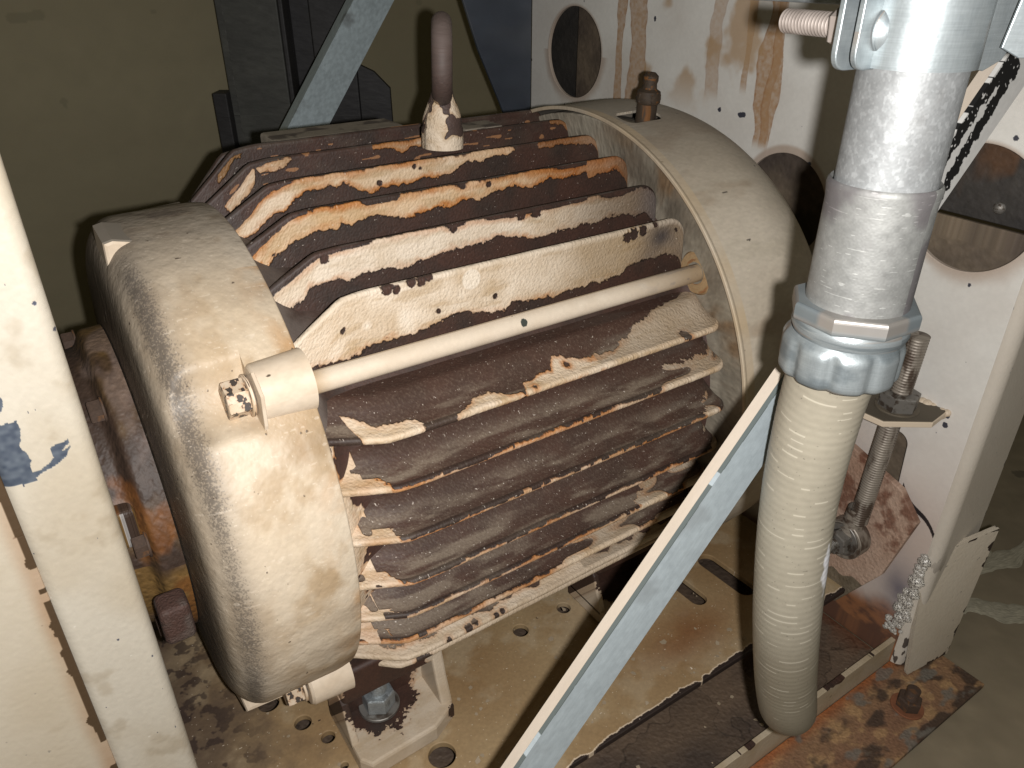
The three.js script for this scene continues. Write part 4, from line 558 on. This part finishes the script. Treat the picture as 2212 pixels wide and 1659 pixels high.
// ------------------------------------------------------------------ near-left post and its cladding
{
  const mark = (x, y) => {                                         // grey worn patch: mm on the front face, x from right edge leftwards, y height
    let d = 99; const n = (fbm(x * 0.12, y * 0.12, 3) - 0.5) * 5;
    d = Math.min(d, Math.max(Math.abs(x - 45) - 17, Math.abs(y - 345) - 16 - (x > 45 ? 4 : 0)) + n * 1.3, Math.hypot(x - 37, y - 374) - 7 + n, Math.max(Math.abs(x - 13) - 4, Math.abs(y - 343 + (x - 13) * 0.5) - 2) + n * 0.8, Math.max(Math.abs(x - 26) - 17, Math.abs(y - 331 - 0.018 * (x - 34) ** 2) - 1.5) + n * 0.7);
    return d;
  };
  const px = (x, y) => { const a = fbm(x * 0.015, y * 0.01, 4), f = fbm(x * 0.4, y * 0.4, 3), b = fbm(x * 0.06 + 4, y * 0.06, 4); let c = mix(C(226, 216, 198, 0.66), C(214, 198, 172, 0.62), ss(0.4, 0.7, a) * 0.7); c = mix(c, C(190, 170, 140, 0.56), ss(0.6, 0.8, b) * 0.4); c = mul(c, 0.95 + 0.1 * f); let h = 0.6 + 0.2 * (f - 0.5); const ch = n2(x * 0.2 + 9, y * 0.14) * 0.5 + n2(x * 0.6, y * 0.4 + 3) * 0.5; if (ch > 0.9 - 0.035 * ss(330, 420, y)) { c = C(92, 96, 112, 0.55); h = 0.45; } if (ch < 0.06) c = C(236, 228, 214, 0.72); const d = mark(x, y); if (d < 0) { c = mix(C(92, 104, 124, 0.4), C(140, 150, 162, 0.45), n2(x * 0.5, y * 0.5) * 0.8); h = 0.45; } return { c, h, r: 0.5 }; };
  const t = thing('frame_post', 'cream painted square steel post in the left foreground with a worn grey mark', 'post', [-0.016, -0.066, -0.395]);
  const m = material(256, 1024, (u, v) => px(u * 70, v * 640 - 66), { bump: 0.0008, rough: 0.5 });
  part('post_tube', uvBy(new RoundedBoxGeometry(0.0425, 0.72, 0.042, 5, 0.007).translate(-0.01575, 0.294, -0.395), (x, y, z) => [(0.0055 - x + Math.max(0, -z - 0.378)) / 0.07, (y + 0.066) / 0.64]), m, t);
  part('foot_plate', box(-0.06, -0.066, -0.44, 0.028, -0.060, -0.35), m, t);
  const mc = material(512, 1024, (u, v) => { const x = u * 300, y = v * 640 - 66; const o = px(x + 400, y); o.c = mix(o.c, C(222, 206, 180, 0.66), 0.5); const e = x + (fbm(y * 0.03, 3, 3) - 0.5) * 3; o.c = mix(o.c, C(190, 130, 70, 0.55), (1 - ss(0, 9, e)) * 0.55 * (0.3 + fbm(y * 0.02, 8, 3))); if (e < 1.5 * ss(0.6, 0.8, n2(y * 0.11, 5)) * (0.5 + n2(y * 0.5, 3)) + 0.2) o.c = C(96, 74, 52, 0.6); return o; }, { bump: 0.0008, rough: 0.5 });
  const c = thing('cladding_sheet', 'flat cream cladding sheet butted against the left post along a rusty seam', 'panel', [-0.19, -0.066, -0.38]);
  part('sheet', uvBy(box(-0.340, -0.064, -0.388, -0.0352, 0.60, -0.3752, 0.0010), (x, y, z) => [(-0.0378 - x) / 0.3, (y + 0.066) / 0.64]), mc, c);
}

// ------------------------------------------------------------------ diagonal braces
function brace(t, D, at, len0, len1, w, leg, z, mFace, mTop) {
  // angle iron in a plane z = const: broad face (width w below the edge) and a leg going back
  const N = V3(D.y, -D.x, 0), k = 0.0022;
  const face = new THREE.BoxGeometry(len0 + len1, w, k, 60, 1, 1), top = new THREE.BoxGeometry(len0 + len1, k, leg, 60, 1, 1);
  face.translate((len1 - len0) / 2, -w / 2, -k / 2); top.translate((len1 - len0) / 2, -k / 2, -leg / 2 - k - 0.0001);
  const M = new THREE.Matrix4().makeBasis(D, N.clone().negate(), V3(0, 0, 0).crossVectors(D, N.clone().negate())).setPosition(at.x, at.y, z);
  const uvF = uvBy(face, (x, y, zz) => [(x + len0) / (len0 + len1), -y / w]), uvT = uvBy(top, (x, y, zz) => [(x + len0) / (len0 + len1), (-zz - k) / leg]);
  part('face_leg', uvF.applyMatrix4(M), mFace, t); part('top_leg', uvT.applyMatrix4(M), mTop, t);
}
{
  const t = thing('front_brace', 'diagonal angle iron brace with cream edge and bare grey face in front', 'brace', [0.02, 0.03, -0.19]);
  const L = 0.86, mF = material(1792, 96, (u, v) => {             // along: 0 = foot end
    const x = u * L * 1000, y = v * 28.5; let o = galvPx(x, y, C(190, 200, 204, 0.72)); { const st = n2(x * 0.05, y * 1.4); o.c = mul(o.c, 0.9 + 0.2 * st); } const f = fbm(x * 0.5, y * 0.5, 3); o.r = 0.46; o.m = 0.12;
    const ed = y - 0.3 + (fbm(x * 0.07, 3, 3) - 0.5) * 1.6; o.c = mix(o.c, C(182, 194, 200, 0.62), 0.5); if (ed < 0) { o.c = C(112, 122, 120, 0.5); o.r = 0.5; }
    const wh = ss(572, 582, x + (fbm(y * 0.3, 2, 2) - 0.5) * 20); if (wh > 0.5) { o.c = mul(C(216, 214, 210, 0.66), 0.9 + 0.15 * f); o.m = 0; o.r = 0.45; }
    const hand = (w, tab) => { if (x < tab[0][0] || x > tab.at(-1)[0]) return false; const [c] = lerpT(tab, x), yy = y - c - 0.8 * Math.sin(x * 0.16 + c) + (fbm(x * 0.5, c * 0.1, 3) - 0.5) * 5; return Math.abs(yy) < w * (0.7 + 0.7 * n2(x * 0.35, w)) && n2(x * 0.9, y * 0.5 + w) > 0.15; };
    if (wh > 0.5 && (hand(3.7, [[655, 8], [674, 6.5], [690, 4], [760, 4]]) || hand(3.7, [[640, 29], [657, 27.5], [672, 22], [702, 16], [742, 12]]))) { o.c = C(26, 26, 28, 0.6); o.r = 0.5; }
    return o;
  }, { rm: true });
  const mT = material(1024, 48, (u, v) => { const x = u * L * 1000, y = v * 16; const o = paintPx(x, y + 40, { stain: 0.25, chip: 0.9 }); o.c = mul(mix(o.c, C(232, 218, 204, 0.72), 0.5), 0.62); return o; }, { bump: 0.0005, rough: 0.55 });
  brace(t, V3(0.672, 0.7405, 0), V3(0.1921, 0.2732, 0), 0.42, 0.44, 0.0285, 0.0057, -0.19, mF, mT);
}
{
  const t = thing('rear_brace', 'bare galvanised diagonal brace standing behind the motor', 'brace', [0.2, 0.1, -1.0]);
  const mF = material(1024, 96, (u, v) => { const o = galvPx(u * 700, v * 50, C(190, 204, 210, 0.95)); o.m = 0.15; o.r = 0.5; return o; }, { rm: true }); 
  brace(t, V3(0.596, 0.803, 0), V3(0.335, 0.346, 0), 0.4, 0.5, 0.047, 0.02, -1.02, mF, mF);
}

// ------------------------------------------------------------------ column behind the motor
{
  const t = thing('steel_column', 'dark grey steel H-section column standing behind the motor', 'column', [0.42, -0.066, -1.2]);
  const m = material(512, 1024, (u, v) => { const f = fbm(u * 30, v * 60, 3), a = fbm(u * 5, v * 10, 4); return { c: mul(mix(C(112, 112, 106, 0.6), C(84, 84, 82, 0.55), a), 0.75 + 0.4 * f), h: f }; }, { bump: 0.0006, rough: 0.6, wrap: true });
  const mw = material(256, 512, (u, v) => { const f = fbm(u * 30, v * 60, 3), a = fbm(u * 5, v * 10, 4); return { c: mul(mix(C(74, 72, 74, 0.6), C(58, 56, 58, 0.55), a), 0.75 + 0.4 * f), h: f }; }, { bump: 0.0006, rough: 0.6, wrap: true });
  const R = -34 * DEG, put = g => g.rotateY(-R * -1).scale(1, 1, 1).translate(0.3236, 0, -1.2295);   // local x runs along the image plane
  part('flange', boxUV(put(box(0.0017, -0.06, -0.010, 0.0896, 1.05, 0, 0.002)), 3), m, t);
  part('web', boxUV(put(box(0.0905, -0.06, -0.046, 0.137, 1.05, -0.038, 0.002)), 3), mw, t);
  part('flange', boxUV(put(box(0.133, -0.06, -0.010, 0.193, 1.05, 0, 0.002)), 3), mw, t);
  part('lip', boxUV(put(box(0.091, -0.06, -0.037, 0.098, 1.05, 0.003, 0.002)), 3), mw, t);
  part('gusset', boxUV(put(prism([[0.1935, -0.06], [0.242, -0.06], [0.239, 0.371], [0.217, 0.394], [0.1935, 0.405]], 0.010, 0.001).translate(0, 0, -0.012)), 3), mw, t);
  part('base_angle', boxUV(put(box(-0.018, -0.06, -0.017, 0.003, 0.367, 0.018, 0.002)), 3), mw, t);
}

// ------------------------------------------------------------------ conduit, fittings and flexible hose
const SC = [95, 122];
const PX = 0.264, PZ = -0.153;
{
  const t = thing('steel_conduit', 'galvanised steel conduit pipe hanging in the right foreground', 'pipe', [PX, 0.42, PZ]);
  const m = material(512, 512, (u, v) => { const x = u * 105, y = v * 150, o = galvPx(x, y, C(188, 190, 190, 0.38)); const b = fbm(x * 0.03, y * 0.02, 4); const sp = n2(x * 1.1, y * 0.8); if (sp > 0.68) o.c = mul(o.c, 1.2); o.r = 0.52 + 0.2 * b; o.m = 0.4; return o; }, { bump: 0.00016, rm: true, wrap: true });
  const m2 = material(512, 512, (u, v) => { const x = u * 118, y = v * 60, o = galvPx(x, y, C(180, 180, 176, 0.42)); const b = fbm(x * 0.05 + 9, y * 0.05, 4); o.c = mix(o.c, C(110, 104, 106, 0.55), ss(0.5, 0.7, b) * 0.8); if (n2(x * 0.25, y * 1.6) > 0.88) o.c = mul(o.c, 1.5); o.r = 0.48 + 0.2 * b; o.m = 0.4; return o; }, { bump: 0.00014, rm: true, wrap: true });
  const hv = (g, k) => { const p = g.attributes.position, t = g.attributes.uv; for (let i = 0; i < p.count; i++) t.setY(i, p.getY(i) * k); return g; };
  const gp = hv(lathe([[0.0150, 0.30], [0.01735, 0.30], [0.01735, 0]], 64), 1 / 0.15); part('pipe', gp.translate(PX, 0.462, PZ), m, t);
  const sl = hv(lathe([[0.0176, 0.0448], [0.0186, 0.0462], [0.0193, 0.0455], [0.0196, 0.044], [0.0190, 0.039], [0.0190, 0], [0.015, 0]], 64), 1 / 0.06); part('coupling', sl.translate(PX - 0.0003, 0.4325, PZ), m2, t, 'wider galvanised coupling sleeve');
  const lk = thing('conduit_connector', 'zinc locknut and gland nut joining the conduit to the hose', 'connector', [PX, 0.39, PZ]);
  const ln = new THREE.Shape(); for (let i = 0; i < 8; i++) { const a = i * Math.PI / 4 + 0.3, r = 0.0229; i ? ln.lineTo(r * Math.cos(a), r * Math.sin(a)) : ln.moveTo(r * Math.cos(a), r * Math.sin(a)); } ln.closePath();
  const lg = new THREE.ExtrudeGeometry(ln, { depth: 0.0036, bevelEnabled: true, bevelSize: 0.0012, bevelThickness: 0.0018, bevelSegments: 4 }).rotateX(-Math.PI / 2);
  part('locknut', lg.translate(PX - 0.0008, 0.4272, PZ), mFit, lk);
  part('collar', lathe([[0.0175, 0.0085], [0.0200, 0.0082], [0.0216, 0.0055], [0.0219, 0.003], [0.0208, 0]], 64).translate(PX - 0.0012, 0.4192, PZ), mFit, lk);
  const gn = []; const ns = 96; for (let i = 0; i <= 12; i++) { const t0 = i / 12, y = -0.0180 * t0; const row = []; for (let j = 0; j <= ns; j++) { const a = j / ns * 2 * Math.PI, ridge = Math.pow(Math.abs(Math.cos(a * 4.5 + 0.5)), 10); const r = (0.0211 + 0.0020 * (1 - ridge) * ss(0.0, 0.25, t0) + 0.0002 * ridge) * (1 - 0.06 * Math.max(0, (t0 - 0.86) / 0.14) ** 2 - 0.05 * Math.max(0, (0.12 - t0) / 0.12) ** 2); row.push(V3(PX - 0.0018 + r * Math.cos(a), 0.4195 + y, PZ - 0.0010 + r * Math.sin(a))); } gn.push(row); }
  gn.push(gn.at(-1).map(p => V3((p.x - PX) * 0.78 + PX, p.y - 0.0008, (p.z - PZ) * 0.78 + PZ)));
  part('gland_nut', grid(gn, (i, j) => [j / ns * 1.6, i / 12 * 0.3], true), mFit, lk);
}
{
  const t = thing('flexible_hose', 'beige ribbed plastic flexible conduit hose with a white scuff', 'hose', [0.272, 0.385, -0.163]);
  const c = new THREE.CatmullRomCurve3([V3(0.2624, 0.4080, -0.1545), V3(0.2662, 0.3850, -0.1590), V3(0.2735, 0.3261, -0.1638), V3(0.2827, 0.2544, -0.1625), V3(0.3010, 0.1862, -0.1640), V3(0.3200, 0.1405, -0.1680), V3(0.350, 0.108, -0.184), V3(0.392, 0.080, -0.209), V3(0.44, 0.052, -0.239)]);
  const N = 260, S = 48, fr = c.computeFrenetFrames(N, false), rows = []; const len = c.getLength();
  for (let i = 0; i <= N; i++) { const u = i / N, p = c.getPointAt(u), T = c.getTangentAt(u), A = V3(0, 0, 0).crossVectors(T, FWD).normalize(), B = V3(0, 0, 0).crossVectors(A, T).normalize(), rib = 0.00006 * Math.sin(u * len / 0.0042 * 2 * Math.PI) + 0.00005 * (n2(i * 0.35, 3) - 0.5); rows.push(Array.from({ length: S + 1 }, (_, j) => { const a = j / S * 2 * Math.PI; return p.clone().addScaledVector(A, Math.cos(a) * (0.0173 + rib)).addScaledVector(B, Math.sin(a) * (0.0173 + rib)); })); }
  const m = material(512, 1536, (u, v) => { const x = u * 108, y = v * len * 1000, f = fbm(x * 0.4, y * 0.4, 3), a = fbm(x * 0.02, y * 0.02, 4); let c0 = mix(C(176, 168, 150, 0.60), C(160, 151, 134, 0.56), clamp(a * 1.6 - 0.3)); c0 = mul(c0, 0.93 + 0.14 * f); c0 = mix(c0, C(146, 136, 116, 0.56), ss(150, 215, y) * 0.6); const rr = y / 4.2, ln = Math.abs(rr - Math.round(rr)), sc = n2(x * 0.12, Math.round(rr) * 3.7); if (ln < 0.09 && sc > 0.72) c0 = mix(c0, C(210, 202, 184, 0.72), 0.4); if (n2(x * 0.7, y * 0.7) > 0.955) c0 = mul(c0, 0.55);
    const q = Math.hypot((x - SC[0]) / 5, (y - SC[1] - (x - SC[0]) * 1.2) / 18) + (fbm(x * 0.3, y * 0.2, 3) - 0.5) * 0.9; c0 = mix(c0, C(226, 226, 230, 0.82), (1 - ss(0.5, 1.0, q)) * 0.95); return { c: c0, h: 0.5 + 0.1 * f + 0.16 * Math.sin(rr * 2 * Math.PI) * (0.4 + 0.9 * n2(rr * 0.7, x * 0.02)), r: 0.42 + 0.1 * a }; }, { bump: 0.00016, rough: 0.42 });
  var hg = grid(rows, (i, j) => [j / S, i / N], true); part('hose', hg, m, t);
}
{ // clamp on the pipe: two pressed halves, bolt, nut and bracket
  const t = thing('pipe_clamp', 'zinc plated pipe clamp with a domed bolt and long threaded end', 'clamp', [PX, 0.54, PZ]);
  const FH = V3(FWD.x, 0, FWD.z).normalize(), D = RIGHT.clone().multiplyScalar(-0.50).addScaledVector(FH, 0.866).normalize();     // way the bolt points
  const strap = []; for (let i = 0; i <= 40; i++) { const a = i / 40 * 2 * Math.PI; strap.push([0, 1, 2, 3].map(k => { const y = [0.5165, 0.5165, 0.60, 0.60][k], r = [0.0176, 0.0192, 0.0192, 0.0176][k]; return V3(PX + r * Math.cos(a), y, PZ + r * Math.sin(a)); })); }
  part('strap', toCreasedNormals(grid(strap, (i, j, q) => [i / 40, (q.y - 0.5) * 8]), 50 * DEG), mFit, t);
  const hd = V3(0.2498, 0.5275, -0.1557);                          // domed head, towards the camera
  const Xv = RIGHT.clone().multiplyScalar(0.866).addScaledVector(FH, 0.50).normalize(), Yv = V3(0, 1, 0), Zv = V3(0, 0, 0).crossVectors(Xv, Yv).normalize(), sg = Zv.dot(D) > 0 ? 1 : -1;
  const toW = new THREE.Matrix4().makeBasis(Xv, Yv, Zv).setPosition(hd.x, hd.y, hd.z);
  const ear = (w0, w1, h0, z) => { const s = new THREE.Shape(), r = 0.006; s.moveTo(w0 + r, h0); s.lineTo(w1, h0); s.lineTo(w1, 0.06); s.lineTo(w0, 0.06); s.lineTo(w0, h0 + r); s.quadraticCurveTo(w0, h0, w0 + r, h0); return boxUV(new THREE.ExtrudeGeometry(s, { depth: 0.0012, bevelEnabled: true, bevelSize: 0.0005, bevelThickness: 0.0005, bevelSegments: 3, curveSegments: 10 }).translate(0, 0, z), 8).applyMatrix4(toW); };
  part('ear_plate', ear(-0.0128, 0.016, -0.0112, sg * 0.0014 - 0.0006), mFit, t);
  part('ear_plate', ear(-0.0140, 0.010, -0.0118, sg * 0.0078 - 0.0006), mFit, t);
  part('bolt_head', lathe([[0, 0.0046], [0.003, 0.0043], [0.0058, 0.003], [0.0074, 0.0009], [0.0077, 0]], 40).applyQuaternion(new THREE.Quaternion().setFromUnitVectors(V3(0, 1, 0), D.clone().negate())).translate(hd.x, hd.y, hd.z), mFit, t);
  const mp = material(256, 256, (u, v) => { const b = fbm(u * 8, v * 8, 4); return { c: mix(C(190, 178, 170, 0.66), C(150, 138, 130, 0.6), b), r: 0.45, m: 0.45 }; }, { rough: 0.45, metal: 0.45 });
  part('nut', place(hex(0.0135, 0.0085, 0.0009).rotateY(0.35), hd.clone().addScaledVector(D, 0.0098), D), mp, t);
  part('threaded_end', place(thread(0.0041, 0.034, 0.00145, 0.0005), hd.clone().addScaledVector(D, 0.009), D), mp, t);
  // folded bracket to the right of the strap
  const br = (pts, d, pos, ry) => boxUV(prism(pts, d, 0.0003).rotateY(ry).translate(pos.x, pos.y, pos.z), 8);
  part('bracket', br([[0, 0], [0.009, -0.002], [0.017, 0.001], [0.022, 0.008], [0.022, 0.08], [0, 0.08]], 0.0016, V3(0.2752, 0.5165, -0.1428), -0.15), mFit, t);
  part('bracket_lip', br([[0, 0.003], [0.006, 0], [0.05, 0.001], [0.05, 0.08], [0.010, 0.08]], 0.0016, V3(0.2845, 0.519, -0.137), -0.75), mFit, t);
}
{ // channel edge just dipping into the top of the view
  const t = thing('support_channel', 'grey channel edge crossing above the clamp bolt at the top', 'channel', [0.46, 0.53, -0.36]);
  part('channel_web', boxUV(new RoundedBoxGeometry(0.20, 0.03, 0.012, 2, 0.001).rotateY(-0.35).rotateZ(-0.06).translate(0.470, 0.5345, -0.362), 6), mGalv, t);
}
console.log('textures', NT);
renderer.render(scene, camera);
